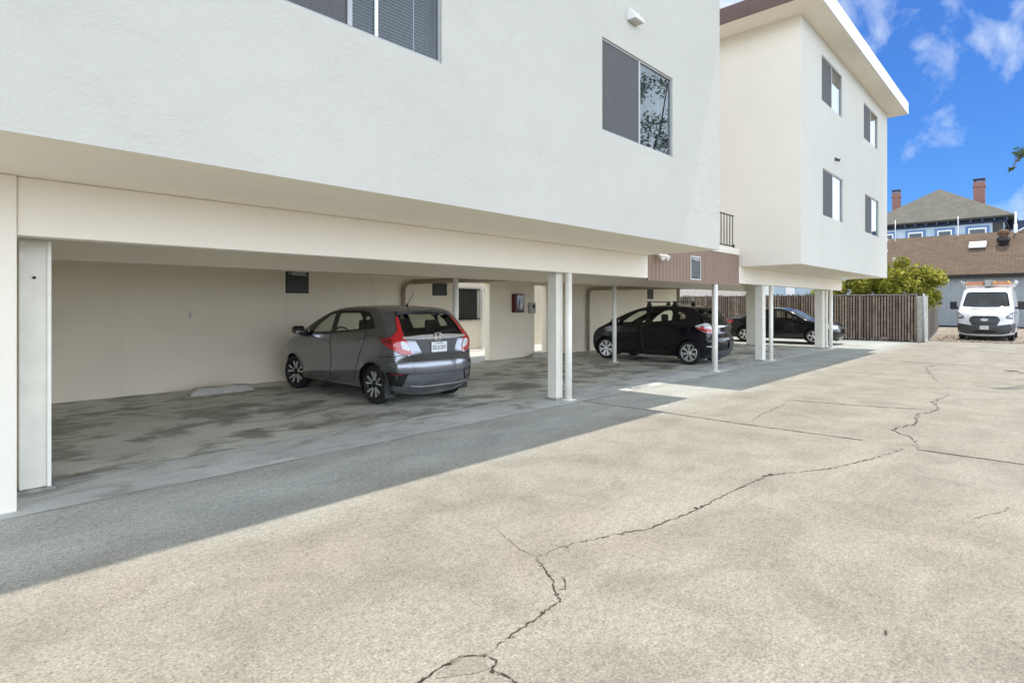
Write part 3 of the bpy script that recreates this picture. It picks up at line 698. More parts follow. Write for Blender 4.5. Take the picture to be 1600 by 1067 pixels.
# soil pipes in the carport corners
def corner_pipe(name, label, x, x2):
    m = MB(); m.tube((x, 11.22, 0.0), (x, 11.22, 1.93), .05, .05, 14)
    m.path([(x, 11.22, 1.93), (x + .06, 11.2, 2.03), (x + .18, 11.12, 2.08)], .05, 12); m.tube((x + .18, 11.12, 2.08), (x2, 8.75, 2.14), .06, .06, 14)
    m.tube((x, 11.22, .95), (x, 11.22, 1.02), .06, .06, 14)
    tag(m.build(name, 'pipe_brown'), label, 'pipe')
corner_pipe('drain_pipe', 'brown drain pipe rising behind the grey hatchback and bending under the ceiling', 8.25, 9.8)
corner_pipe('drain_pipe', 'brown drain pipe at the wall ahead of the black hatchback bonnet', 15.75, 19.0)
# fire extinguisher cabinet, intercom, outlet, exit sign
fe = empty('extinguisher_cabinet', (12.28, 11.30, 1.58), 0, 'dark red fire extinguisher cabinet on the wall between the two passages', 'cabinet')
m = MB(); m.box(-.19, .19, -.16, -.002, -.27, .27, .008); m.build('case', 'red_box', fe)
m = MB(); m.box(-.13, .15, -.166, -.161, -.23, .23, .002); m.build('door', 'dark_glass', fe)
m = MB(); m.tube((.01, -.172, -.17), (.01, -.172, .06), .045, .045, 14); m.tube((.01, -.172, .06), (.01, -.172, .11), .045, .018, 14); m.box(-.03, .07, -.19, -.168, .12, .15); m.path([(.06, -.172, .13), (.10, -.172, .05), (.09, -.172, -.08)], .01, 8)
m.build('extinguisher', 'sign_white', fe)
ic = empty('call_box', (12.93, 11.30, 1.44), 0, 'grey call box on the wall edge right of the extinguisher cabinet', 'call box')
m = MB(); m.box(-.13, .13, -.09, -.002, -.16, .16, .012); m.build('case', 'grey_plastic', ic)
m = MB(); m.tube((.03, -.091, .05), (.03, -.10, .05), .06, .06, 18); m.build('speaker', 'plastic_black', ic)
ol = empty('wall_outlet', (3.62, 11.30, 1.34), 0, 'small beige outlet cover high on the back wall above the parking block', 'outlet')
m = MB(); m.box(-.04, .04, -.008, -.001, -.06, .06, .003); m.build('cover', 'stucco_cream', ol)
m = MB(); m.box(-.012, .012, -.011, -.0085, .012, .036); m.box(-.012, .012, -.011, -.0085, -.036, -.012); m.box(-.014, .014, -.0088, -.0082, -.04, .04); m.build('socket', 'grey_plastic', ol)
# warning signs
def warning_sign(x, y, z, w, h, label, border=True, bright=True, group='black warning signs'):
    s_ = empty('warning_sign', (x, y, z), 0, label, 'sign', group)
    m = MB(); m.box(-w / 2, w / 2, -.006, -.001, -h / 2, h / 2); m.build('board', 'sign_black', s_)
    if border:
        m = MB(); t = .018; y0, y1 = -.010, -.0005
        m.box(-w / 2 - t, w / 2 + t, y0, y1, h / 2 + .0005, h / 2 + t); m.box(-w / 2 - t, w / 2 + t, y0, y1, -h / 2 - t, -h / 2 - .0005); m.box(-w / 2 - t, -w / 2 - .0005, y0, y1, -h / 2, h / 2); m.box(w / 2 + .0005, w / 2 + t, y0, y1, -h / 2, h / 2)
        m.build('border', 'white_paint' if bright else 'grey_plastic', s_)
    m = MB(); vs, fs = text_mesh('WARNING', h * 0.20); k = w * 0.66 / max(1e-6, max(v[0] for v in vs) - min(v[0] for v in vs))
    m.raw([(v[0] * k + w * .08, -.0075 - v[2], v[1] * k * 1.7 + h * .40) for v in vs], fs)
    tx = -w * .34; m.build('heading', 'sign_white', s_); m = MB(); m.prism([(tx - h * .045, h * .385), (tx + h * .045, h * .385), (tx, h * .455)], -.0085, -.0065, 'y'); m.build('warning_triangle', 'sign_white', s_)
    m = MB(); rr = random.Random(int(x * 100)); n = 11
    for i in range(n):
        zz = h * (.27 - i * .066); a = -w * .42; e = w * (.42 - .16 * rr.random() * (i % 3 == 2))
        while a < e:
            b = min(e, a + w * rr.uniform(.05, .16)); m.box(a, b, -.0078, -.0065, zz - h * .007, zz + h * .007); a = b + w * .02
    m.build('small_print', 'sign_grey' if bright else 'sign_dim', s_); return s_
warning_sign(5.64, 11.30, 1.985, 0.50, 0.44, 'black warning sign high on the back wall left of the grey hatchback roof', False, False)
warning_sign(9.42, 11.30, 1.955, 0.48, 0.38, 'black warning sign on the back wall behind the grey hatchback aerial', False, False)
warning_sign(11.82, 5.60, 2.325, 0.44, 0.47, 'black warning sign with white border on the ribbed brown panel', True, True)
warning_sign(19.95, 11.30, 1.99, 0.46, 0.46, 'dim warning sign on the wall above the black hatchback roof bars', False, False)
m = MB(); m.box(14.2, 14.5, 14.58, 14.6, 1.98, 2.14); tag(m.build('meter_box', 'grey_plastic'), 'small grey box high in the passage by the barred window', 'box')
# concrete parking blocks
def wheel_stop(x0, x1, y, label):
    s_ = MB(); prof = [(-.10, 0.003), (-.085, .10), (-.05, .125), (.05, .125), (.085, .10), (.10, 0.003)]
    A = []; rr = random.Random(4)
    xs = [x0, x0 + .10] + [x0 + .10 + (x1 - x0 - .2) * i / 8 for i in range(1, 8)] + [x1 - .10, x1]
    for i, xx in enumerate(xs):
        k = 0.35 if i in (0, len(xs) - 1) else 1.0
        A.append([s_.bm.verts.new((xx, y + p[0] * (1 if k == 1 else .85) + rr.uniform(-.004, .004), max(.002, p[1] * k) + (rr.uniform(-.006, .003) if p[1] > .05 else 0))) for p in prof])
    for a, b in zip(A[:-1], A[1:]):
        for i in range(5): s_.bm.faces.new((a[i], a[i + 1], b[i + 1], b[i]))
    s_.bm.faces.new(A[0]); s_.bm.faces.new(A[-1][::-1])
    tag(s_.build('parking_block', 'wheelstop'), label, 'parking block')
wheel_stop(3.36, 4.40, 10.52, 'worn concrete parking block by the back wall left of the grey hatchback')
wheel_stop(12.6, 13.6, 10.95, 'worn concrete parking block below the call box by the narrow passage')

# ------------------------------------------------------------------ vehicles
def catmull(P, n):
    P = np.array(P, float); d = np.r_[0, np.cumsum(np.sqrt(((P[1:, :2] - P[:-1, :2]) ** 2).sum(1)) ** 0.6)]
    dense = []
    for i in range(len(P) - 1):
        p0, p1, p2, p3 = P[max(i - 1, 0)], P[i], P[i + 1], P[min(i + 2, len(P) - 1)]
        t1, t2 = d[i], d[i + 1]; h = t2 - t1
        m1 = (p2 - p0) / max(1e-9, d[i + 1] - d[max(i - 1, 0)]) * h; m2 = (p3 - p1) / max(1e-9, d[min(i + 2, len(P) - 1)] - d[i]) * h
        for t in np.linspace(0, 1, 24, endpoint=False):
            dense.append((2 * t**3 - 3 * t**2 + 1) * p1 + (t**3 - 2 * t**2 + t) * m1 + (-2 * t**3 + 3 * t**2) * p2 + (t**3 - t**2) * m2)
    dense.append(P[-1]); D = np.array(dense)
    s = np.r_[0, np.cumsum(np.sqrt(((D[1:, :2] - D[:-1, :2]) ** 2).sum(1)))]
    u = np.linspace(0, s[-1], n); return np.stack([np.interp(u, s, D[:, k]) for k in range(D.shape[1])], 1)

class Car:
    def __init__(s, root, spec):
        s.root = root; s.p = spec; p = spec; s.L = p['L']
        N, K, Mh = p.get('N', 190), 26, 16
        U = catmull(p['outline'], N); s.U = U
        tan = np.gradient(U[:, :2], axis=0); tan /= np.linalg.norm(tan, axis=1)[:, None] + 1e-9
        nor = np.stack([-tan[:, 1], tan[:, 0]], 1)
        for _ in range(6): nor[1:-1] = (nor[:-2] + 2 * nor[1:-1] + nor[2:]) / 4
        nor /= np.linalg.norm(nor, axis=1)[:, None]
        ds = np.sqrt((np.diff(U[:, :2], axis=0) ** 2).sum(1)); dx = np.abs(np.diff(U[:, 0])) + 0.12 * ds
        cu = np.r_[0, np.cumsum(dx)]; cu /= cu[-1]
        xb = U[0, 0] + (U[-1, 0] - U[0, 0]) * cu; zb0 = U[0, 1]; zb1 = U[-1, 1]; sill = p['sill']
        zbot = np.array([max(sill, 0) if 0.12 < c < 0.88 else sill + ((zb0 if c < .5 else zb1) - sill) * (1 - min(c, 1 - c) / 0.12) for c in cu])
        C = 2 * (K + 1) + (2 * Mh - 1); P = np.zeros((N, C, 3))
        vv = np.linspace(-1, 1, 2 * Mh + 1)[1:-1]; vv = np.sign(vv) * (1 - (1 - np.abs(vv)) ** 1.35)
        for j in range(N):
            ux, uz, ub = U[j]
            for k in range(K + 1):
                t = k / K; x = xb[j] + (ux - xb[j]) * t; z = zbot[j] + (uz - zbot[j]) * t; y = s.yside(x, z)
                P[j, k] = (x, y, z); P[j, C - 1 - k] = (x, -y, z)
            ye = s.yside(ux, uz)
            for i, v in enumerate(vv):
                b = ub * (1 - abs(v) ** 2.6); P[j, K + 1 + i] = (ux + nor[j, 0] * b, -ye * v, uz + nor[j, 1] * b)
        lo, hi = K - 3, K + 4
        for _ in range(p.get('round', 7)):
            Q = P.copy()
            for a, b in ((lo, hi), (C - 1 - hi, C - 1 - lo)):
                Q[:, a:b + 1] = (P[:, a - 1:b] + 2 * P[:, a:b + 1] + P[:, a + 1:b + 2]) / 4
            P = Q
        for _ in range(2): P[1:-1, K + 1:C - K - 1] = (P[:-2, K + 1:C - K - 1] + 2 * P[1:-1, K + 1:C - K - 1] + P[2:, K + 1:C - K - 1]) / 4
        P[:, :, 0] -= s.L / 2
        s.V = P.reshape(-1, 3); s.F = [(j * C + c, (j + 1) * C + c, (j + 1) * C + c + 1, j * C + c + 1) for j in range(N - 1) for c in range(C - 1)]
        s.bvh = BVHTree.FromPolygons([Vector(v) for v in s.V], s.F); s.holes = []
    def yside(s, x, z):
        p = s.p; L = s.L; hw = p['W'] / 2
        hw -= p['dr'] * (max(0, (p['ar'] - x) / p['ar'])) ** 2 + p['df'] * (max(0, (x - (L - p['af'])) / p['af'])) ** 2
        zb = p['belt'][0] + (p['belt'][1] - p['belt'][0]) * x / L; zs = zb - 0.10
        if z < zs: hw -= p['tuck'] * ((zs - z) / (zs - 0.2)) ** 2
        u = max(0, z - zs); hw -= p['tumble'] * (math.sqrt(u * u + .0036) - .06)
        for (x0, z0, x1, z1, a, w) in p.get('crease', []):
            if x0 - .3 < x < x1 + .3:
                zc = z0 + (z1 - z0) * (x - x0) / (x1 - x0); f = max(0, min(1, (x - x0 + .3) / .3)) * max(0, min(1, (x1 + .3 - x) / .3))
                d = z - zc; hw += f * (a * math.exp(-(d / w) ** 2) if d > 0 else a * math.exp(-(d / (w * 2.6)) ** 2) * (1 if d > -.006 else .55))
        return max(hw, 0.05)
    DIRS = {'left': (0, -1, 0), 'right': (0, 1, 0), 'rear': (1, 0, 0), 'front': (-1, 0, 0), 'top': (0, 0, -1), 'rl': (.7071, -.7071, 0), 'fl': (-.7071, -.7071, 0)}
    def to3(s, d, a, b, dep=6):
        D = Vector(s.DIRS[d]); h = s.L / 2
        if d in ('left', 'right'): p = Vector((a - h, 0, b))
        elif d in ('rear', 'front'): p = Vector((0, a, b))
        elif d == 'top': p = Vector((a - h, b, 0))
        else: p = Vector((0, 0, b)) + Vector((0, 0, 1)).cross(D) * a
        return p - D * dep, D
    def project(s, d, a, b, off):
        o, D = s.to3(d, a, b); hit, nrm, i, ds = s.bvh.ray_cast(o, D)
        if hit is None:
            mid = o + D * (6 - (s.L / 2 if d in ('rear', 'front') else .8)); hit, nrm, i, ds = s.bvh.find_nearest(mid)
        if nrm.dot(D) > 0: nrm = -nrm
        return hit + nrm * off
    def patch(s, d, loops, off, step=0.05):
        """trimmed sheet lying on the body; loops = [outer, hole, ...]"""
        b = bmesh.new(); es = []
        for lp_ in loops:
            lp_ = resample(lp_, step); vs = [b.verts.new((x, y, 0)) for x, y in lp_]
            es += [b.edges.new((vs[i], vs[(i + 1) % len(vs)])) for i in range(len(vs))]
        bmesh.ops.triangle_fill(b, use_beauty=True, edges=es)
        xs = [v.co.x for v in b.verts]; ys = [v.co.y for v in b.verts]
        for ax, lo, hi in ((0, min(xs), max(xs)), (1, min(ys), max(ys))):
            c = lo + step
            while c < hi - step * .3:
                n = (1, 0, 0) if ax == 0 else (0, 1, 0); co = (c, 0, 0) if ax == 0 else (0, c, 0)
                bmesh.ops.bisect_plane(b, geom=b.verts[:] + b.edges[:] + b.faces[:], plane_co=co, plane_no=n, dist=1e-5); c += step
        b.verts.index_update(); V = [s.project(d, v.co.x, v.co.y, off) for v in b.verts]; F = [[v.index for v in f.verts] for f in b.faces]
        D = Vector(s.DIRS[d]); out = []
        for f in F:
            n = (V[f[1]] - V[f[0]]).cross(V[f[2]] - V[f[0]]); out.append(f if n.dot(D) < 0 else f[::-1])
        b.free(); return V, out
    def part(s, name, mats, pieces, parent=None, mirror=False, thick=0.0):
        """pieces: list of (V, F, material index)"""
        V, F, I = [], [], []
        for v, f, mi in pieces:
            o = len(V); sg = -1 if mirror else 1
            V += [(a.x, a.y * sg, a.z) for a in v]; F += [[i + o for i in (g[::-1] if mirror else g)] for g in f]; I += [mi] * len(f)
        me = bpy.data.meshes.new(name); me.from_pydata(V, [], F); me.polygons.foreach_set('material_index', I)
        return link(name, me, mats, parent or s.root, True)
    def both(s, name, mats, fn):
        fn_p = fn; a = s.part(name, mats, fn_p, mirror=False); b = s.part(name, mats, fn_p, mirror=True); return a, b
    def cut(s, d, poly): s.holes.append((d, resample(poly, 0.02)))
    def body(s, mat, name='body'):
        V = s.V.copy(); h = s.L / 2; keep = []; dele = []
        C = np.array([V[list(f)].mean(0) for f in s.F])
        for f, c in zip(s.F, C):
            z = False
            for d, poly in s.holes:
                if d == 'side' and abs(c[1]) > s.p['W'] * .30 and pip(c[0] + h, c[2], poly): z = True
                if d == 'rear' and c[0] < -h * .55 and pip(c[1], c[2], poly): z = True
                if d == 'front' and c[0] > h * s.p.get('wsx', .1) and pip(c[1], c[2], poly): z = True
                if z: break
            (dele if z else keep).append(f)
        bd = {i for f in dele for i in f} & {i for f in keep for i in f}
        for i in bd:
            x, y, z = V[i]; best = None
            for d, poly in s.holes:
                a, b = (x + h, z) if d == 'side' else (y, z)
                if d == 'rear' and x > -h * .5: continue
                if d == 'front' and x < h * .05: continue
                if d == 'side' and abs(y) < s.p['W'] * .28: continue
                dist, q = near_on_poly(a, b, poly)
                if best is None or dist < best[0]: best = (dist, q, d)
            if best and best[0] < 0.05:
                d = best[2]; dd = ('left' if y > 0 else 'right') if d == 'side' else d
                V[i] = s.project(dd, best[1].x, best[1].y, 0)
        me = bpy.data.meshes.new(name); used = sorted({i for f in keep for i in f}); mp = {o: n for n, o in enumerate(used)}
        me.from_pydata([tuple(V[i]) for i in used], [], [[mp[i] for i in f] for f in keep]); me.validate()
        bm = bmesh.new(); bm.from_mesh(me); bmesh.ops.remove_doubles(bm, verts=bm.verts[:], dist=0.0004); bmesh.ops.recalc_face_normals(bm, faces=bm.faces[:]); bm.to_mesh(me); bm.free()
        return link(name, me, mat, s.root, True)
    def at(s, d, a, b, off=0): return s.project(d, a, b, off)

def circle(cx_, cz_, r, n=40, z0=None):
    return [(cx_ + r * math.cos(2 * math.pi * i / n), max(cz_ + r * math.sin(2 * math.pi * i / n), z0 if z0 is not None else -9)) for i in range(n)]
def make_wheel(c, x, side, r, w, rim_r, style, hw, steer=0.0):
    """wheel > tyre, rim; axis along y, outer face at +y for the left side"""
    h = c.L / 2; e = empty('wheel', (x - h, side * (hw - w / 2), r)); e.parent = c.root
    e.rotation_euler = (0, 0, (0 if side > 0 else math.pi) + steer)
    m = MB(); s_ = w / 2
    m.lathe([(rim_r, -s_ * .8), (rim_r + .02, -s_), (r - .035, -s_), (r - .008, -s_ * .82), (r, -s_ * .55), (r, -.012), (r - .007, -.010), (r - .007, .010), (r, .012), (r, s_ * .55), (r - .008, s_ * .82), (r - .035, s_), (rim_r + .025, s_ * 1.0), (rim_r + .004, s_ * .88), (rim_r - .004, s_ * .7)], 48)
    m.build('tyre', 'rubber', e)
    m = MB(); m.mi = 1
    m.lathe([(rim_r - .002, -s_ * .8), (rim_r - .01, s_ * .2), (rim_r - .003, s_ * .86), (rim_r - .018, s_ * .86), (rim_r - .028, s_ * .5)], 48)
    m.lathe([(rim_r - .03, .01), (.02, .01)], 32)
    spokes = {'five_double': [(k * 72 + o, .007, .0135) for k in range(5) for o in (-15, 15)], 'seven': [(k * 360 / 7 + o, .012, .017) for k in range(7) for o in (-9, 9)],
              'five': [(k * 72, .026, .045) for k in range(5)], 'steel': [(k * 60, .03, .04) for k in range(6)]}[style]
    for a, w0, w1 in spokes:
        t = R(a + 90); m.mi = 0; d = Vector((math.cos(t), 0, math.sin(t))); n = Vector((-math.sin(t), 0, math.cos(t)))
        r0, r1 = .048, rim_r - .012; y0, y1 = s_ * .84, s_ * .96
        sh = n * (.03 * (1 if style in ('five_double', 'seven') and spokes.index((a, w0, w1)) % 2 else -1) if style in ('five_double', 'seven') else 0)
        q = [d * r0 - n * w0 * .8 - sh * .25, d * r0 + n * w0 * .8 - sh * .25, d * r1 + n * w1, d * r1 - n * w1]
        A = [m.bm.verts.new(v + Vector((0, y, 0))) for v, y in zip(q, (y0, y0, y1, y1))]; B = [m.bm.verts.new(v + Vector((0, y - .03, 0))) for v, y in zip(q, (y0, y0, y1, y1))]
        m._mark([m.bm.faces.new(A)] + [m.bm.faces.new((A[i], A[(i + 1) % 4], B[(i + 1) % 4], B[i])) for i in range(4)])
    if style != 'five_double':
        m.mi = 0; m.lathe([(rim_r - .022, s_ * .80), (rim_r - .02, s_ * .9), (rim_r - .002, s_ * .9), (rim_r - .001, s_ * .7)], 48)
    m.mi = 0 if style != 'five_double' else 1; m.lathe([(.062, s_ * .7), (.060, s_ * .84), (.03, s_ * .87), (.001, s_ * .87)], 24)
    m.build('rim', ['alloy', 'alloy_dark'], e, recalc=False)
    return e
def seat(c, x, y, w=.50, hr=True, z0=.32, back=.62):
    h = c.L / 2; m = MB(); m.box(x - h - .05, x - h + .48, y - w / 2, y + w / 2, z0, z0 + .18, .05, seg=3)
    rot = Matrix.Rotation(R(-17), 3, 'Y'); m.box(x - h - .12, x - h + .02, y - w / 2, y + w / 2, z0 + .12, z0 + .12 + back, .05, rot=rot, piv=(x - h - .05, y, z0 + .12), seg=3)
    o = m.build('seat', 'seat_cloth', c.root)
    if hr:
        m = MB(); zz = z0 + .12 + back; xx = x - h - .05 - math.tan(R(17)) * back - .05
        m.box(xx - .06, xx + .05, y - .13, y + .13, zz + .02, zz + .22, .045, seg=3); m.tube((xx, y - .05, zz - .08), (xx, y - .05, zz + .05), .008); m.tube((xx, y + .05, zz - .08), (xx, y + .05, zz + .05), .008)
        m.build('headrest', 'seat_cloth', o)
def mirror_pair(c, x, z, mat, size=(.10, .20, .14)):
    for sd in (1, -1):
        p = c.at('left' if sd > 0 else 'right', x, z); m = MB(); a, b, d = size
        m.box(p.x - a * .9, p.x + a * .5, p.y + sd * .05 - (b if sd < 0 else 0), p.y + sd * .05 + (b if sd > 0 else 0), z - .01, z - .01 + d, .045, seg=3)
        m.mi = 1; m.prism([(p.x - .04, z - .04), (p.x + .06, z - .04), (p.x + .05, z + .05), (p.x - .03, z + .05)], p.y - sd * .02, p.y + sd * .09, 'y')
        m.mi = 2; q = p.x - a * .9 - .0015; y0, y1 = sorted((p.y + sd * .075, p.y + sd * (.03 + b))); m.quad((q, y0, z + .015), (q, y1, z + .015), (q, y1, z + d - .04), (q, y0, z + d - .04))
        m.build('side_mirror', [mat, 'plastic_black', 'chrome'], c.root)
def ring(poly, w): return [offset_poly(poly, w), poly]
def common(c, p, paint_m, panes, dlo, doors, handles, arch_off=.035, style='five', well='plastic_black'):
    """windows, doors, wheels and wheel arches of a car"""
    R_ = p['R']; Ra = R_ + arch_off
    for x in p['wheels']: c.cut('side', circle(x, R_ + .01, Ra, 60))
    for a in panes: c.cut('side', a)
    for a in panes:
        g = c.patch('left', [offset_poly(resample(a, .03), .006)], -.007, .06); c.both('side_window', 'car_glass', [(*g, 0)])
    g = c.patch('left', [dlo] + panes, .0025, .05); c.both('window_trim', 'plastic_gloss', [(*g, 0)])
    for d in doors:
        body = c.patch('left', [offset_poly(d, -.004)], .004, .06); gap = c.patch('left', ring(offset_poly(d, -.004), .009), .0012, .05)
        pr = c.both('door', [paint_m, 'dark_gap'], [(*body, 0), (*gap, 1)])
        for o, sd in zip(pr, (1, -1)):
            for hx, hz, d_ in handles:
                if d_ is not d: continue
                q_ = c.at('left' if sd > 0 else 'right', hx, hz, .02); m = MB()
                m.box(q_.x - .10, q_.x + .10, q_.y - .012, q_.y + .012, hz - .016, hz + .016, .009); m.box(q_.x - .09, q_.x - .06, q_.y - sd * .03 - .01, q_.y - sd * .005, hz - .012, hz + .012); m.box(q_.x + .06, q_.x + .09, q_.y - sd * .03 - .01, q_.y - sd * .005, hz - .012, hz + .012)
                m.build('handle', p.get('handle_mat', paint_m), o)
    h = c.L / 2
    for x in p['wheels']:
        for sd in (1, -1):
            hwx = c.yside(x, R_ + .2); m = MB(); n = 40
            pts = [(x - h + Ra * math.cos(t), R_ + .01 + Ra * math.sin(t)) for t in np.linspace(-.55, math.pi + .55, n)]
            yo, yi = sd * (hwx - .03), sd * (hwx - .34)
            pts = [q for q in pts if q[1] > .13]
            A = [m.bm.verts.new((a, yo, b)) for a, b in pts]; B = [m.bm.verts.new((a, yi, b)) for a, b in pts]
            for i in range(len(pts) - 1): m.bm.faces.new((A[i], A[i + 1], B[i + 1], B[i]))
            m.bm.faces.new(B)
            m.build('wheel_well', well, c.root)
        arc = [(x + (Ra + .022) * math.cos(t), R_ + .01 + (Ra + .022) * math.sin(t)) for t in np.linspace(-.28, math.pi + .28, 44)]
        arc += [(x + (Ra - .004) * math.cos(t), R_ + .01 + (Ra - .004) * math.sin(t)) for t in np.linspace(math.pi + .28, -.28, 44)]
        arc = [(a, max(b, p['sill'] + .03)) for a, b in arc]
        g = c.patch('left', [arc], .006, .05); c.both('wheel_arch', p.get('arch_mat', paint_m), [(*g, 0)])
        for sd in (1, -1): make_wheel(c, x, sd, R_, p['tw'], p['rim'], style, c.yside(x, R_ + .05) - .008 + (.0 if p['tuck'] < .06 else .02), p.get('steer', 0) if x > 1.5 else 0)
    m = MB(); m.box(-h + .25, h - (.3 if p['L'] > 4.2 else .85), -p['W'] / 2 + .14, p['W'] / 2 - .14, .19, .27); m.box(-h + .3, h - .5, -.28, .28, .16, .20); m.build('underbody', 'dark_gap', c.root)

# ---- hatchback body (two cars, two generations of one shape)
def hatch_outline(dz=0.0, nose=0.0, cut=0.0):
    return [(x - cut * max(0, min(1, (x - 3.1) / .5)), z, b) for x, z, b in hatch_points(dz, nose)]
def hatch_points(dz, nose):
    return [(.26, .24, .12), (.20, .285, .15), (.155, .36, .16), (.145, .48, .17), (.135, .58, .17), (.145, .645, .17), (.185, .695, .15), (.19, .76, .11), (.20, .88, .10), (.205, .98, .09), (.26, 1.06, .08), (.40, 1.25, .06), (.53, 1.39 + dz, .035),
            (.62, 1.44 + dz, .03), (.9, 1.472 + dz, .035), (1.35, 1.487 + dz, .038), (1.8, 1.475 + dz, .042), (2.15, 1.425 + dz, .05), (2.5, 1.31, .06), (2.85, 1.15, .07), (3.15, 1.005, .07), (3.35, .93, .065), (3.55, .855 + nose, .07), (3.66, .78, .13), (3.71, .70, .19), (3.74, .58, .24), (3.74, .42, .25), (3.71, .30, .23), (3.66, .235, .20)]

gs = dict(L=4.06, W=1.69, sill=.235, outline=hatch_outline(), belt=(1.10, .96), dr=.13, ar=.95, df=.17, af=.95, tuck=.055, tumble=.42, R=.305, wheels=(.70, 3.23), tw=.185, rim=.215, round=7,
          crease=[(1.0, .93, 2.9, .80, .014, .05), (1.0, .50, 2.6, .36, .024, .06)], steer=R(13), handle_mat='paint_grey', wsx=.2)
g_root = empty('parked_hatchback', (5.80, 6.89 + 2.03, 0), R(90), 'dark grey five door hatchback parked nose in by the left back wall', 'car', 'hatchbacks parked in the carport')
c = Car(g_root, gs)
P1 = round_poly([(1.93, 1.085), (2.55, 1.045), (2.38, 1.20), (2.13, 1.355), (1.97, 1.385)], .03)          # front door glass
P2 = round_poly([(1.10, 1.145), (1.78, 1.095), (1.82, 1.39), (1.22, 1.395), (1.07, 1.30)], .04)
P3 = round_poly([(.78, 1.17), (1.00, 1.15), (.99, 1.34), (.94, 1.355), (.84, 1.27)], .04)
P4 = round_poly([(2.66, 1.035), (2.93, 1.005), (2.70, 1.125)], .02)
DLO = round_poly([(.67, 1.165), (1.85, 1.065), (3.00, .975), (2.98, 1.0), (2.55, 1.245), (2.15, 1.40), (1.85, 1.435), (1.15, 1.435), (.93, 1.40), (.74, 1.25)], .03)
D1 = round_poly([(1.88, 1.05), (2.90, .965), (2.88, .60), (2.80, .30), (1.92, .30), (1.86, .7)], .05)
D2 = round_poly([(1.86, 1.055), (.84, 1.125), (.86, .95), (1.02, .72), (1.12, .50), (1.20, .31), (1.90, .30), (1.84, .7)], .05)
RG = round_poly([(-.56, 1.075), (.56, 1.075), (.57, 1.12), (.48, 1.36), (.42, 1.39), (-.42, 1.39), (-.48, 1.36), (-.57, 1.12)], .03)
WS = round_poly([(-.62, 1.02), (.62, 1.02), (.54, 1.35), (.48, 1.43), (-.48, 1.43), (-.54, 1.35)], .04)
c.cut('rear', RG); c.cut('front', WS)
common(c, gs, 'paint_grey', [P1, P2, P3, P4], DLO, [D1, D2], [(2.0, .905, D1), (1.0, .965, D2)], style='five_double')
c.body('paint_grey')
c.part('rear_window', 'rear_glass', [(*c.patch('rear', [offset_poly(resample(RG, .03), .006)], -.008), 0)])
c.part('rear_window_trim', 'plastic_gloss', [(*c.patch('rear', ring(offset_poly(RG, -.012), .035), .002), 0)])
c.part('windshield', 'car_glass', [(*c.patch('front', [offset_poly(resample(WS, .03), .006)], -.008), 0)])
def tail_lamp(c, outer, red2, white):
    g = [(*c.patch('rl', [outer], .010, .03), 0), (*c.patch('rl', [offset_poly(outer, .008)], .004, .03), 3)]
    if red2: g.append((*c.patch('rl', [red2], .014, .03), 1))
    if white: g.append((*c.patch('rl', [white], .016, .03), 2))
    c.both('tail_lamp', ['lens_red', 'lens_dark_red', 'lens_clear', 'plastic_gloss'], g)
def rlw(c, x, y):            # plane coordinate of a point (x from the tail, y) in the oblique rear-left view
    D = Vector(c.DIRS['rl']); return (Vector((x - c.L / 2, y, 0))).dot(Vector((0, 0, 1)).cross(D))
q = lambda x, y, z: (rlw(c, x, y), z)
OUT = round_poly([q(.46, .50, 1.345), q(.42, .59, 1.33), q(.25, .68, 1.13), q(.22, .80, 1.045), q(.46, .83, 1.0), q(.40, .83, .95), q(.20, .79, .86), q(.10, .70, .785), q(.05, .56, .775), q(.08, .585, .86), q(.12, .60, .98), q(.22, .585, 1.08)], .02)
WHT = round_poly([q(.14, .66, .985), q(.13, .72, .965), q(.10, .71, .87), q(.06, .62, .83), q(.06, .60, .87), q(.10, .62, .95)], .012)
RD2 = round_poly([q(.22, .79, 1.02), q(.42, .83, .985), q(.36, .83, .95), q(.20, .785, .93)], .012)
tail_lamp(c, OUT, RD2, WHT)
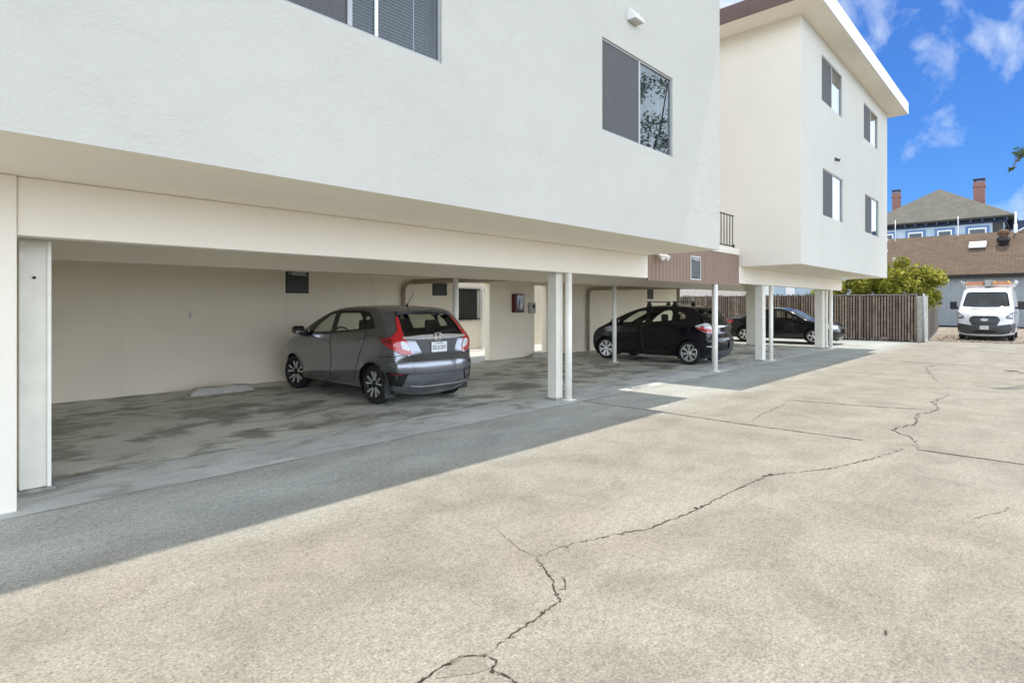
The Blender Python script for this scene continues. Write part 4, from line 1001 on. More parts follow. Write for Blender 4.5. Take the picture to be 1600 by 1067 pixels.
# hatch: chrome bar, plate recess, plate, wiper, spoiler
HT = round_poly([(-.61, 1.04), (.61, 1.04), (.60, .86), (.55, .72), (.50, .515), (.38, .495), (-.38, .495), (-.50, .515), (-.55, .72), (-.60, .86)], .03)
tg = c.part('tailgate', ['paint_grey', 'dark_gap'], [(*c.patch('rear', [HT], .005), 0), (*c.patch('rear', ring(HT, .009), .001), 1)])
c.part('chrome_bar', 'alloy', [(*c.patch('rear', [round_poly([(-.615, 1.005), (-.3, .995), (.3, .995), (.615, 1.005), (.625, 1.035), (.3, 1.055), (0, 1.062), (-.3, 1.055), (-.625, 1.035)], .015)], .018, .03), 0)])
c.part('plate_recess', 'plastic_grey', [(*c.patch('rear', [round_poly([(-.42, .985), (.42, .985), (.30, .765), (.22, .75), (-.22, .75), (-.30, .765)], .03)], .009), 0)])
def plate(c, d, y0, z, txt, w=.305, h=.155, off=.028):
    """number plate with raised characters, read from outside"""
    pc = c.at(d, y0, z, off); sg = 1 if d == 'rear' else -1; m = MB()
    def P(a, b, o): return (pc.x - sg * o, pc.y - sg * a, z + b)       # a runs to the reader's right
    m.raw([P(-w / 2, -h / 2, 0), P(w / 2, -h / 2, 0), P(w / 2, h / 2, 0), P(-w / 2, h / 2, 0), P(-w / 2, -h / 2, -.012), P(w / 2, -h / 2, -.012), P(w / 2, h / 2, -.012), P(-w / 2, h / 2, -.012)],
          [(0, 1, 2, 3), (4, 5, 6, 7), (0, 1, 5, 4), (1, 2, 6, 5), (2, 3, 7, 6), (3, 0, 4, 7)])
    pl = m.build('number_plate', 'plate_white', c.root); m = MB()
    for t, s_, zz in ((txt, .085, -.012), ('CALIFORNIA', .026, .056)):
        vs, fs = text_mesh(t, s_); ww = max(v[0] for v in vs) - min(v[0] for v in vs); k = (w * .86 if s_ > .05 else w * .5) / ww
        m.raw([P(v[0] * k, v[1] * (1 if s_ > .05 else k) + zz, .0015 + v[2]) for v in vs], fs)
    m.build('plate_lettering', 'plate_blue', pl)
plate(c, 'rear', 0.0, .875, '8ZUC097')
def emblem(c, d, y0, z, w, h, kind, off=.03):
    pc = c.at(d, y0, z, off); sg = 1 if d == 'rear' else -1; m = MB()
    def bar(pts, t=.012): m.raw([(pc.x - sg * o, pc.y - sg * a * w, z + b * h) for o in (t, 0) for a, b in pts], [tuple(range(len(pts))), tuple(range(len(pts), 2 * len(pts)))] + [(i, (i + 1) % len(pts), len(pts) + (i + 1) % len(pts), len(pts) + i) for i in range(len(pts))])
    if kind == 'h':
        o_ = round_poly([(-.5, .42), (.5, .42), (.36, -.5), (-.36, -.5)], .16); i_ = round_poly([(-.46, .385), (.46, .385), (.33, -.465), (-.33, -.465)], .13)
        n = len(o_); m.raw([(pc.x - sg * .012, pc.y - sg * a * w, z + b * h) for a, b in o_ + i_], [(i, (i + 1) % n, n + (i + 1) % n, n + i) for i in range(n)])
        for sx in (-1, 1): bar([(sx * .33, .30), (sx * .20, .30), (sx * .13, -.38), (sx * .24, -.38)])
        bar([(-.2, .02), (.2, .02), (.19, -.08), (-.19, -.08)])
        em = m.build('emblem', 'chrome', c.root); m = MB(); m.raw([(pc.x + sg * .004, pc.y - sg * a * w, z + b * h) for a, b in o_], [tuple(range(n))]); m.build('emblem_backing', 'plastic_gloss', em)
    else:
        bar([(.5 * math.cos(t), .5 * math.sin(t)) for t in np.linspace(0, 2 * math.pi, 33)[:-1]]); e = m.build('emblem', 'chrome', c.root)
        m = MB(); m.raw([(pc.x - sg * .0135, pc.y - sg * a * w, z + b * h) for a, b in [(.45 * math.cos(t), .40 * math.sin(t)) for t in np.linspace(0, 2 * math.pi, 33)[:-1]]], [tuple(range(32))])
        m.build('oval', 'oval_blue', e); m = MB(); vs, fs = text_mesh('Ford', .1); ww = max(v[0] for v in vs) - min(v[0] for v in vs); k = w * .62 / ww
        m.raw([(pc.x - sg * (.015 + v[2]), pc.y - sg * v[0] * k, z + v[1] * k) for v in vs], fs); m.build('lettering', 'white_paint', e)
emblem(c, 'rear', 0, 1.035, .155, .13, 'h', .026)
h = c.L / 2
def spoiler(c, x0, x1, w, z, mat, drop=.05):
    h = c.L / 2; m = MB(); N_ = 12; rows = []
    for i in range(N_ + 1):
        t = -1 + 2 * i / N_; y = t * w; sag = .035 * t * t; zt = z - sag
        xt = x0 + .06 * t * t
        rows.append([m.bm.verts.new(v) for v in ((x1 - h, y, zt + .035 - .02 * abs(t) ** 3), (xt - h + .03, y, zt + .02), (xt - h, y, zt - .005), (xt - h + .02, y, zt - drop * .7), (x1 - h, y, zt - drop))])
    for a, b in zip(rows[:-1], rows[1:]):
        for i in range(4):
            f = m.bm.faces.new((a[i], a[i + 1], b[i + 1], b[i])); f.smooth = i == 0
    m.bm.faces.new(rows[0]); m.bm.faces.new(rows[-1][::-1]); m.build('spoiler', mat, c.root)
spoiler(c, .36, .72, .52, 1.435, 'paint_grey')
m = MB(); pw = c.at('rear', -.02, 1.085, .02); m.tube(pw, c.at('rear', -.42, 1.10, .022), .010, .007, 8); m.box(pw.x - .03, pw.x + .03, pw.y - .03, pw.y + .03, pw.z - .03, pw.z + .01, .008)
m.tube(c.at('rear', -.15, 1.105, .016), c.at('rear', -.50, 1.115, .016), .006, .006, 6); m.build('rear_wiper', 'plastic_black', c.root)
# rear bumper: seam, black corner vents, lower strip, exhaust
c.part('bumper_strip', 'steel_grey', [(*c.patch('rear', [round_poly([(-.62, .335), (-.40, .31), (.40, .31), (.62, .335), (.60, .315), (.40, .288), (-.40, .288), (-.60, .315)], .008)], .008), 0)])
c.both('bumper_vent', ['plastic_gloss', 'paint_grey', 'dark_gap'], [(*c.patch('rear', [round_poly([(.47, .485), (.785, .52), (.785, .33), (.60, .295), (.55, .31)], .02)], .006, .03), 0), (*c.patch('rear', [round_poly([(.47, .485), (.60, .492), (.66, .31), (.60, .295), (.55, .31)], .012)], .014, .03), 1)])
c.part('bumper_lower', 'plastic_grey', [(*c.patch('rear', [round_poly([(-.60, .305), (-.4, .285), (.4, .285), (.60, .305), (.56, .255), (-.56, .255)], .01)], .004), 0)])
c.both('bumper', ['paint_grey', 'dark_gap'], [(*c.patch('rear', [round_poly([(.56, .735), (.80, .76), (.80, .535), (.50, .50)], .02)], .008, .03), 0), (*c.patch('rl', [[q(.06, .52, .742), q(.12, .72, .775), q(.50, .83, .735), q(.50, .83, .728), q(.12, .72, .765), q(.06, .52, .732)]], .009, .03), 1)])
c.both('reflector', 'lens_dark_red', [(*c.patch('rear', [round_poly([(.66, .50), (.76, .505), (.76, .49), (.66, .485)], .004)], .012, .03), 0)])
# roof aerial, mud flaps, mirrors, interior
m = MB(); za = 1.512; m.tube((.92 - h, 0, za - .02), (.89 - h, 0, za + .03), .025, .014, 12); m.tube((.89 - h, 0, za + .03), (.72 - h, 0, za + .22), .006, .004, 8); m.build('aerial', 'plastic_black', c.root)
for sd in (1, -1):
    m = MB(); m.box(.33 - h, .345 - h, sd * .74 - .09, sd * .74 + .09, .13, .36, .004); m.build('mud_flap', 'plastic_black', c.root)
mirror_pair(c, 2.78, 1.03, 'plastic_gloss')
for y in (.36, -.36): seat(c, 1.85, y)
seat(c, 1.05, .40, .52); seat(c, 1.05, -.40, .52)
m = MB(); m.box(2.45 - h, 2.95 - h, -.66, .66, .72, .97, .06, seg=3); m.build('dashboard', 'seat_cloth', c.root)
m = MB(); m.lathe([(.18 + .014 * math.cos(t), .014 * math.sin(t)) for t in np.linspace(0, 2 * math.pi, 9)], 28, 'x', (2.36 - h, .36, .95)); m.build('steering_wheel', 'seat_cloth', c.root)
# ---- black hatchback with roof bars
bs = dict(gs); bs.update(outline=hatch_outline(0.0, .01, .13), steer=0.0, handle_mat='paint_black', wheels=(.66, 3.16), crease=[(1.0, .90, 2.9, .78, .012, .05)], R=.305, rim=.222, tumble=.34)
b_root = empty('parked_hatchback', (14.62, 6.08 + 2.03, 0), R(90), 'black five door hatchback with two roof bars parked between the slim round posts', 'car', 'hatchbacks parked in the carport')
c = Car(b_root, bs); h = c.L / 2
P1 = round_poly([(1.88, 1.075), (2.16, 1.06), (2.0, 1.20), (1.90, 1.23)], .02); P1 = round_poly([(1.88, 1.07), (2.62, 1.03), (2.42, 1.19), (2.14, 1.35), (1.90, 1.385)], .03)
P2 = round_poly([(1.12, 1.13), (1.76, 1.08), (1.78, 1.39), (1.18, 1.39), (1.12, 1.32)], .04)
P3 = round_poly([(.72, 1.17), (.97, 1.145), (.97, 1.36), (.86, 1.35), (.74, 1.26)], .06)
P4 = round_poly([(2.70, 1.02), (3.0, .985), (2.72, 1.13)], .02)
DLO2 = round_poly([(1.06, 1.115), (1.85, 1.05), (3.06, .965), (3.02, .99), (2.55, 1.245), (2.15, 1.40), (1.85, 1.435), (1.12, 1.43), (1.06, 1.36)], .03)
D1 = round_poly([(1.84, 1.04), (2.92, .955), (2.88, .60), (2.74, .29), (1.88, .29), (1.82, .7)], .05)
D2 = round_poly([(1.82, 1.045), (1.02, 1.11), (1.0, .95), (1.06, .72), (1.12, .50), (1.18, .30), (1.86, .29), (1.80, .7)], .05)
c.cut('rear', RG); c.cut('front', WS)
common(c, bs, 'paint_black', [P1, P2, P4], DLO2, [D1, D2], [(2.0, .895, D1), (1.2, .95, D2)], style='seven')
c.cut('side', P3)
g_ = c.patch('left', [offset_poly(resample(P3, .03), .006)], -.007, .05); c.both('quarter_window', 'car_glass', [(*g_, 0)])
g_ = c.patch('left', ring(offset_poly(P3, -.008), .03), .0025, .05); c.both('quarter_trim', 'plastic_gloss', [(*g_, 0)])
c.body('paint_black')
c.part('rear_window', 'rear_glass', [(*c.patch('rear', [offset_poly(resample(RG, .03), .006)], -.008), 0)])
c.part('windshield', 'car_glass', [(*c.patch('front', [offset_poly(resample(WS, .03), .006)], -.008), 0)])
OUT = round_poly([q(.14, .66, 1.05), q(.22, .78, 1.07), q(.46, .83, 1.00), q(.42, .83, .94), q(.22, .80, .84), q(.08, .62, .81), q(.09, .62, .93)], .025)
RD2 = round_poly([q(.45, .83, .975), q(.30, .82, .945), q(.10, .64, .925), q(.085, .625, .825), q(.22, .80, .85), q(.42, .83, .945)], .012)
RD3 = round_poly([q(.25, .80, 1.0), q(.33, .815, .985), q(.29, .81, .945), q(.22, .79, .955)], .01)
c.both('tail_lamp', ['lens_clear', 'lens_red', 'plastic_gloss'], [(*c.patch('rl', [OUT], .010, .03), 0), (*c.patch('rl', [offset_poly(OUT, .008)], .004, .03), 2), (*c.patch('rl', [RD2], .015, .03), 1), (*c.patch('rl', [RD3], .015, .03), 1)])
HT = round_poly([(-.61, 1.04), (.61, 1.04), (.60, .80), (.56, .62), (-.56, .62), (-.60, .80)], .03)
c.part('tailgate', ['paint_black', 'dark_gap'], [(*c.patch('rear', [HT], .005), 0), (*c.patch('rear', ring(HT, .009), .001), 1)])
plate(c, 'rear', 0, .86, '6KTR482') if False else None
c.part('tailgate_trim', 'chrome', [(*c.patch('rear', [round_poly([(-.42, .985), (.42, .985), (.42, .965), (-.42, .965)], .008)], .014, .03), 0)])
c.part('bumper_lower', 'plastic_grey', [(*c.patch('rear', [round_poly([(-.66, .40), (-.4, .375), (.4, .375), (.66, .40), (.60, .255), (-.60, .255)], .01)], .006), 0)])
c.both('bumper', ['paint_black', 'dark_gap'], [(*c.patch('rear', [round_poly([(.05, .585), (.80, .605), (.79, .42), (.05, .40)], .02)], .022, .03), 0), (*c.patch('rl', [[q(.06, .50, .635), q(.12, .72, .665), q(.50, .83, .66), q(.50, .83, .652), q(.12, .72, .655), q(.06, .50, .625)]], .009, .03), 1)])
c.both('reflector', 'lens_clear', [(*c.patch('rear', [round_poly([(.60, .50), (.74, .505), (.74, .475), (.60, .47)], .006)], .026, .03), 0)])
spoiler(c, .33, .72, .52, 1.435, 'paint_black')
m = MB(); m.tube((.55 - h, 0, 1.47), (.54 - h, 0, 1.51), .02, .012, 10); m.tube((.54 - h, 0, 1.51), (.34 - h, 0, 1.70), .006, .004, 8); m.build('aerial', 'plastic_black', c.root)
mirror_pair(c, 2.78, 1.02, 'paint_black')
for y in (.36, -.36): seat(c, 1.85, y)
seat(c, 1.05, .40, .52); seat(c, 1.05, -.40, .52)
m = MB(); m.box(2.45 - h, 2.95 - h, -.66, .66, .72, .97, .06, seg=3); m.build('dashboard', 'seat_cloth', c.root)
m = MB(); m.lathe([(.18 + .014 * math.cos(t), .014 * math.sin(t)) for t in np.linspace(0, 2 * math.pi, 9)], 28, 'x', (2.36 - h, .36, .95)); m.build('steering_wheel', 'seat_cloth', c.root)
m = MB(); m.box(2.22 - h, 2.27 - h, -.12, .12, 1.33, 1.40, .02); m.build('mirror_inside', 'plastic_black', c.root)
for xb in (1.16, 1.92):
    m = MB(); m.box(xb - .02 - h, xb + .02 - h, -.66, .66, 1.60, 1.63, .008)
    bar_ = m.build('roof_bar', 'plastic_black', c.root)
    for sd in (1, -1):
        m = MB(); zt = c.at('top', xb, sd * .54).z; m.prism([(xb - .07 - h, zt - .02), (xb + .07 - h, zt - .02), (xb + .025 - h, 1.60), (xb - .025 - h, 1.60)], sd * .54 - .045, sd * .54 + .045, 'y'); m.build('foot', 'plastic_black', bar_)

# ---- black saloon in the sun beyond the far block
ss = dict(L=4.50, W=1.74, sill=.22, outline=[(.20, .24, .10), (.12, .30, .12), (.08, .42, .13), (.08, .56, .13), (.12, .66, .11), (.13, .80, .10), (.15, .92, .09), (.20, .965, .05), (.50, .985, .04), (.78, .995, .045), (1.05, 1.12, .06), (1.35, 1.28, .055), (1.65, 1.365, .045), (2.05, 1.395, .042), (2.45, 1.365, .05), (2.80, 1.25, .065), (3.15, 1.06, .075), (3.40, .935, .075), (3.75, .875, .075), (4.05, .80, .09), (4.22, .71, .13), (4.30, .60, .16), (4.31, .42, .17), (4.27, .30, .15), (4.20, .235, .13)],
          belt=(.97, .90), dr=.10, ar=1.0, df=.14, af=1.0, tuck=.06, tumble=.42, R=.31, wheels=(.98, 3.62), tw=.19, rim=.205, round=7, crease=[(.8, .80, 3.6, .74, .010, .05)], handle_mat='paint_black', wsx=.1)
s_root = empty('parked_saloon', (25.05, 8.05, 0), R(-90), 'black four door saloon parked in sunlight in front of the slatted fence', 'car')
c = Car(s_root, ss); h = c.L / 2
S1 = round_poly([(2.15, .985), (3.05, .945), (2.80, 1.12), (2.50, 1.285), (2.20, 1.315)], .03); S2 = round_poly([(1.32, 1.01), (2.06, .99), (2.10, 1.32), (1.70, 1.30), (1.42, 1.18)], .03)
SD = round_poly([(1.12, 1.0), (2.1, .965), (3.20, .915), (2.85, 1.14), (2.50, 1.325), (2.10, 1.355), (1.65, 1.33), (1.30, 1.17)], .03)
E1 = round_poly([(2.12, .955), (3.18, .905), (3.14, .6), (3.02, .29), (2.16, .29), (2.10, .6)], .05); E2 = round_poly([(2.10, .96), (1.25, .98), (1.28, .78), (1.42, .55), (1.50, .30), (2.14, .29), (2.08, .6)], .05)
SR = round_poly([(-.60, 1.06), (.60, 1.06), (.50, 1.30), (-.50, 1.30)], .04); SW = round_poly([(-.66, .985), (.66, .985), (.52, 1.30), (.46, 1.36), (-.46, 1.36), (-.52, 1.30)], .04)
c.cut('rear', SR); c.cut('front', SW)
common(c, ss, 'paint_black', [S1, S2], SD, [E1, E2], [(2.28, .86, E1), (1.45, .88, E2)], style='five')
c.body('paint_black')
c.part('rear_window', 'rear_glass', [(*c.patch('rear', [offset_poly(resample(SR, .03), .006)], -.008), 0)])
c.part('windshield', 'windshield_glass', [(*c.patch('front', [offset_poly(resample(SW, .03), .006)], -.008), 0)])
OUT = round_poly([q(.14, .55, .90), q(.20, .76, .92), q(.52, .86, .92), q(.46, .86, .78), q(.20, .78, .72), q(.10, .55, .73)], .03)
tail_lamp(c, OUT, None, round_poly([q(.14, .60, .80), q(.22, .79, .80), q(.40, .85, .81), q(.38, .85, .785), q(.20, .78, .75), q(.12, .60, .75)], .015))
flw = lambda x, y: Vector((x - c.L / 2, y, 0)).dot(Vector((0, 0, 1)).cross(Vector(c.DIRS['fl'])))
HL = round_poly([(flw(4.36, .45), .72), (flw(4.28, .66), .745), (flw(4.00, .84), .79), (flw(3.88, .86), .74), (flw(4.05, .85), .63), (flw(4.28, .68), .60), (flw(4.38, .45), .63)], .02)
c.both('headlight', ['lens_clear', 'plastic_gloss'], [(*c.patch('fl', [HL], .010, .03), 0), (*c.patch('fl', ring(HL, .01), .004, .03), 1)])
c.part('grille', 'plastic_black', [(*c.patch('front', [round_poly([(-.40, .70), (.40, .70), (.36, .60), (-.36, .60)], .03)], .008), 0)])
c.part('air_intake', 'plastic_black', [(*c.patch('front', [round_poly([(-.55, .42), (.55, .42), (.50, .30), (-.50, .30)], .04)], .008), 0)])
mirror_pair(c, 3.0, .93, 'paint_black')
for y in (.37, -.37): seat(c, 2.05, y, z0=.25)
seat(c, 1.30, .40, .52, z0=.25); seat(c, 1.30, -.40, .52, z0=.25)
m = MB(); m.box(2.7 - h, 3.2 - h, -.66, .66, .66, .90, .06, seg=3); m.build('dashboard', 'seat_cloth', c.root)

# ---- white van with ladders on the roof
vs_ = dict(L=5.55, W=2.06, sill=.32, outline=[(.12, .42, .03), (.08, .50, .04), (.07, .8, .04), (.07, 1.5, .04), (.09, 2.2, .04), (.16, 2.38, .03), (.5, 2.42, .035), (1.8, 2.44, .035), (3.2, 2.43, .04), (3.70, 2.40, .045), (3.95, 2.28, .05), (4.22, 1.98, .07), (4.50, 1.62, .09), (4.64, 1.47, .10), (4.95, 1.36, .11), (5.15, 1.24, .14), (5.26, 1.06, .18), (5.30, .84, .20), (5.30, .58, .20), (5.27, .40, .18), (5.20, .30, .15)],
           belt=(1.42, 1.36), dr=.02, ar=.3, df=.13, af=.95, tuck=.05, tumble=.15, R=.355, wheels=(1.05, 4.35), tw=.215, rim=.22, round=6, handle_mat='plastic_black', arch_mat='paint_white', wsx=.2)
v_root = empty('parked_van', (33.6 + 2.775, 2.16, -.09), R(180), 'white panel van with ladders on its roof rack parked on gravel facing the driveway', 'van')
c = Car(v_root, vs_); h = c.L / 2
V1 = round_poly([(3.55, 1.52), (4.40, 1.48), (4.05, 2.02), (3.90, 2.14), (3.55, 2.17)], .05); VD = round_poly([(3.48, 1.46), (4.50, 1.42), (4.10, 2.06), (3.95, 2.20), (3.48, 2.23)], .05)
VE = round_poly([(3.42, 2.27), (3.40, .38), (3.92, .38), (4.0, .85), (4.5, 1.1), (4.52, 1.44), (4.08, 2.12), (3.95, 2.24)], .05)
VW = round_poly([(-.84, 1.57), (-.4, 1.53), (.4, 1.53), (.84, 1.57), (.80, 1.82), (.74, 2.16), (.66, 2.225), (-.66, 2.225), (-.74, 2.16), (-.80, 1.82)], .05)
c.cut('front', VW)
common(c, vs_, 'paint_white', [V1], VD, [VE], [(3.55, 1.25, VE)], style='steel')
c.body('paint_white')
c.part('windshield', 'windshield_glass', [(*c.patch('front', [offset_poly(resample(VW, .03), .006)], -.008), 0)])
c.part('windshield_trim', 'plastic_gloss', [(*c.patch('front', ring(offset_poly(VW, -.02), .03), .003), 0)])
HL = round_poly([(flw(5.18, .58), 1.10), (flw(5.05, .86), 1.28), (flw(4.82, .97), 1.32), (flw(4.86, .96), 1.10), (flw(5.12, .84), .99), (flw(5.26, .64), 1.01)], .02)
c.both('headlight', ['plastic_gloss', 'headlamp', 'lens_clear'], [(*c.patch('fl', [HL], .012, .03), 0), (*c.patch('fl', [offset_poly(HL, -.03)], .018, .03), 1), (*c.patch('fl', [circle(flw(5.14, .76), 1.12, .055, 18)], .024, .03), 2)])
GR = round_poly([(-.50, 1.06), (-.40, 1.12), (.40, 1.12), (.50, 1.06), (.55, .93), (.44, .70), (-.44, .70), (-.55, .93)], .03)
gr = c.part('grille', ['plastic_grey', 'plastic_black'], [(*c.patch('front', [GR], .012, .04), 0)] + [(*c.patch('front', [[(-.46, z), (.46, z), (.46, z + .022), (-.46, z + .022)]], .018, .05), 1) for z in (.75, .80, 1.02, 1.065)])
c.part('bumper', 'plastic_grey', [(*c.patch('front', [round_poly([(-.92, .78), (-.5, .70), (.5, .70), (.92, .78), (.93, .52), (.86, .36), (.6, .31), (-.6, .31), (-.86, .36), (-.93, .50)], .03)], .02, .05), 0), (*c.patch('fl', [[(flw(5.2, .85), .79), (flw(4.80, 1.0), .80), (flw(4.80, 1.0), .42), (flw(5.2, .85), .36)]], .018, .05), 0), (*(lambda g: ([Vector((a.x, -a.y, a.z)) for a in g[0]], [f[::-1] for f in g[1]]))(c.patch('fl', [[(flw(5.2, .85), .79), (flw(4.80, 1.0), .80), (flw(4.80, 1.0), .42), (flw(5.2, .85), .36)]], .018, .05)), 0)])
c.part('air_intake', 'plastic_gloss', [(*c.patch('front', [round_poly([(-.42, .475), (.42, .475), (.36, .385), (-.36, .385)], .02)], .027, .04), 0)])
c.both('bonnet_vent', 'plastic_black', [(*c.patch('front', [round_poly([(.16, 1.455), (.52, 1.435), (.52, 1.41), (.16, 1.43)], .008)], .006, .03), 0)])
emblem(c, 'front', 0, .955, .26, .125, 'oval', .026)
plate(c, 'front', 0, .60, '7H19264', .31, .16, .05)
for sd in (1, -1):
    p_ = c.at('left' if sd > 0 else 'right', 4.2, 1.5); m = MB(); y0, y1 = sorted((p_.y + sd * .10, p_.y + sd * .36)); m.box(p_.x - .06, p_.x + .08, y0, y1, 1.42, 1.80, .04, seg=3)
    y0, y1 = sorted((p_.y - sd * .03, p_.y + sd * .14)); m.box(p_.x - .04, p_.x + .06, y0, y1, 1.44, 1.54, .02); m.build('side_mirror', 'plastic_black', c.root)
for y in (.48, -.48): seat(c, 3.35, y, .52, z0=.95, back=.62)
m = MB(); m.box(3.95 - h, 4.55 - h, -.84, .84, 1.2, 1.46, .06, seg=3); m.build('dashboard', 'plastic_grey', c.root)
m = MB(); m.box(2.6 - h, 2.64 - h, -.85, .85, .4, 2.3); m.build('bulkhead', 'dim_room', c.root)
m = MB(); m.mi = 0
for xr in (.9, 2.2, 3.4):
    m.box(xr - .03 - h, xr + .03 - h, -.92, .92, 2.54, 2.58)
    for sd in (1, -1): m.box(xr - .03 - h, xr + .03 - h, sd * .80 - .03, sd * .80 + .03, 2.40, 2.54)
    for sd in (1, -1): m.tube((xr - h, sd * .90, 2.56), (xr - h, sd * 1.02, 2.80), .016, .016, 8)
for sd in (1, -1): m.box(.87 - h, 3.43 - h, sd * .86 - .02, sd * .86 + .02, 2.545, 2.575)
rk = m.build('roof_rack', 'white_paint', c.root)
def ladder(yc, w, z, label, mat, mat2, x0=.4, x1=3.75):
    t = empty('ladder', tuple(v_root.matrix_basis @ Vector((0, yc, z))), R(180), label, 'ladder', 'ladders on the van roof')
    m = MB()
    for sd in (1, -1): m.box(x0 - h, x1 - h, sd * w / 2 - .02, sd * w / 2 + .02, 0, .09)
    m.mi = 1
    for sd in (1, -1): m.box(x0 - h, x1 - h + .02, sd * (w / 2 - .05) - .02, sd * (w / 2 - .05) + .02, .095, .18)
    m.build('rails', [mat, mat2], t); m = MB(); x = x0 + .15
    while x < x1: m.tube((x - h, -w / 2, .045), (x - h, w / 2, .045), .016, .016, 8); m.tube((x - h, -w / 2 + .05, .138), (x - h, w / 2 - .05, .138), .016, .016, 8); x += .3
    m.box(x1 - h - .02, x1 - h + .012, -w / 2, w / 2, .015, .075); m.build('rungs', mat, t)
# the rack carries one ladder on each side with a grey conduit box between them
v_root_m = Matrix.Translation((33.6 + 2.775, 2.16, -.09)) @ Matrix.Rotation(R(180), 4, 'Z')
def on_van(x, y, z): return tuple(v_root_m @ Vector((x, y, z)))
class _VR: pass
vr = _VR(); vr.matrix_basis = v_root_m; v_root_keep = v_root; v_root = vr
ladder(-.50, .62, 2.585, 'orange fibreglass ladder on the left side of the van roof rack', 'ladder_orange', 'ladder_orange')
ladder(.50, .58, 2.585, 'orange ladder with yellow end on the right side of the van roof rack', 'ladder_orange', 'ladder_yellow')
m = MB(); m.box(-1.9, .95, -.13, .13, 0, .30, .01); m.mi = 1; m.box(.951, .962, -.10, .10, .03, .27)
t_ = m.build('conduit_box', ['steel_grey', 'grey_plastic'], None); t_.location = on_van(0, 0.02, 2.50); t_.rotation_euler = (0, 0, R(180)); tag(t_, 'long grey box lying between the two ladders on the van roof', 'box')

# ------------------------------------------------------------------ fences
def slat_fence(name, p0, p1, h, label, pitch=.105, mat='slat', rail_mat='wire', seed=1, post_every=3.0):
    rr = random.Random(seed); p0, p1 = Vector(p0), Vector(p1); L = (p1 - p0).length; ang = math.atan2(p1.y - p0.y, p1.x - p0.x)
    root = empty(name, (p0.x, p0.y, 0), ang, label, 'fence')
    m = MB(); x = .05
    while x < L - .05:
        w = pitch * rr.uniform(.52, .72); hh = h + rr.uniform(-.03, .02); t = rr.uniform(-.008, .008)
        m.box(x, x + w, -.006 + t, .006 + t, .03 + rr.uniform(0, .03), hh); x += pitch
    m.build('slat_panel', mat, root)
    m = MB(); n = 60; st = .13                                    # woven wire in front of the slats
    k = 0; x = -h
    while x < L:
        for sg in (1, -1):
            a, b = (x, .03), (x + h, h)
            if sg < 0: a, b = (x + h, .03), (x, h)
            q0, q1 = Vector(a), Vector(b)
            for lo, hi in ((0, L),):
                d = q1 - q0; t0, t1 = 0, 1
                if abs(d.x) > 1e-6:
                    ta, tb = (lo - q0.x) / d.x, (hi - q0.x) / d.x; t0, t1 = max(0, min(ta, tb)), min(1, max(ta, tb))
                if t1 > t0: e0, e1 = q0 + d * t0, q0 + d * t1; m.tube((e0.x, -.016, e0.y), (e1.x, -.016, e1.y), .002, .002, 3, False)
        x += st
    m.build('wire_mesh', rail_mat, root)
    m = MB(); m.tube((0, 0, h + .03), (L, 0, h + .03), .022, .022, 10); m.build('top_rail', rail_mat, root)
    n = max(1, int(L / post_every))
    for i in range(n + 1):
        m = MB(); xx = L * i / n; m.tube((xx, .05, 0), (xx, .05, h + .06), .03, .03, 12); m.lathe([(.034, h + .06), (.034, h + .075), (.015, h + .10), (.001, h + .102)], 12, 'z', (xx, .05, 0)); m.build('post', rail_mat, root)
    return root
slat_fence('slatted_fence', (28.0, 20.0), (28.95, 4.05), 1.93, 'long weathered brown slatted chain link fence behind the black saloon', seed=5)
slat_fence('slatted_fence', (29.35, 3.82), (45.0, 5.15), 1.92, 'grey slatted chain link fence running back along the gravel beside the van', mat='slat_pale', seed=8)
fp = empty('fence_corner', (29.10, 3.86, 0), R(-20), 'pale corner panel where the two slatted fences meet', 'fence post')
m = MB(); m.box(-.16, .16, -.14, .14, 0, 1.90, .01); m.build('pier', 'concrete_post', fp)
m = MB(); m.tube((-.2, -.16, 0), (-.2, -.16, 2.0), .035, .035, 12); m.build('post', 'steel_grey', fp)

# ------------------------------------------------------------------ plants
def leaves(m, centers, n, size, rr, squash=.8):
    for i in range(n):
        c_, r_ = centers[rr.randrange(len(centers))]
        d = Vector((rr.gauss(0, 1), rr.gauss(0, 1), rr.gauss(0, 1) * squash)).normalized() * r_ * (rr.random() ** .45)
        p = Vector(c_) + Vector((d.x, d.y, d.z)); s_ = size * rr.uniform(.6, 1.3)
        a = Vector((rr.gauss(0, 1), rr.gauss(0, 1), rr.gauss(0, .6))).normalized(); b = a.orthogonal().normalized(); b = (b * math.cos(rr.random() * 6.3) + a.cross(b) * math.sin(rr.random() * 6.3)); nn = a.cross(b) * .12
        m.raw([p - a * s_, p + b * s_ * .42 + nn * s_, p + a * s_, p - b * s_ * .42 + nn * s_], [(0, 1, 2, 3)])
def limb(m, p0, p1, r0, r1, rr, k=5, wob=.06):
    p0, p1 = Vector(p0), Vector(p1); L = (p1 - p0).length; pts = [p0 + (p1 - p0) * i / k + (Vector((rr.uniform(-1, 1), rr.uniform(-1, 1), rr.uniform(-.5, .5))) * wob * L if 0 < i < k else Vector()) for i in range(k + 1)]
    for i in range(k): m.tube(pts[i], pts[i + 1], r0 + (r1 - r0) * i / k, r0 + (r1 - r0) * (i + 1) / k, 9, False)
    return pts
rr = random.Random(21)
bush = empty('flowering_bush', (32.3, 5.4, 0), 0, 'large yellow green bush spilling over the slatted fence beside the far block', 'bush')
m = MB()
for i in range(9):
    a = rr.uniform(0, 6.28); limb(m, (rr.uniform(-.2, .2), rr.uniform(-.3, .3), 0), (1.0 * math.cos(a), 1.3 * math.sin(a), rr.uniform(1.6, 2.9)), .06, .015, rr)
m.build('stem', 'bark', bush)
cl = []
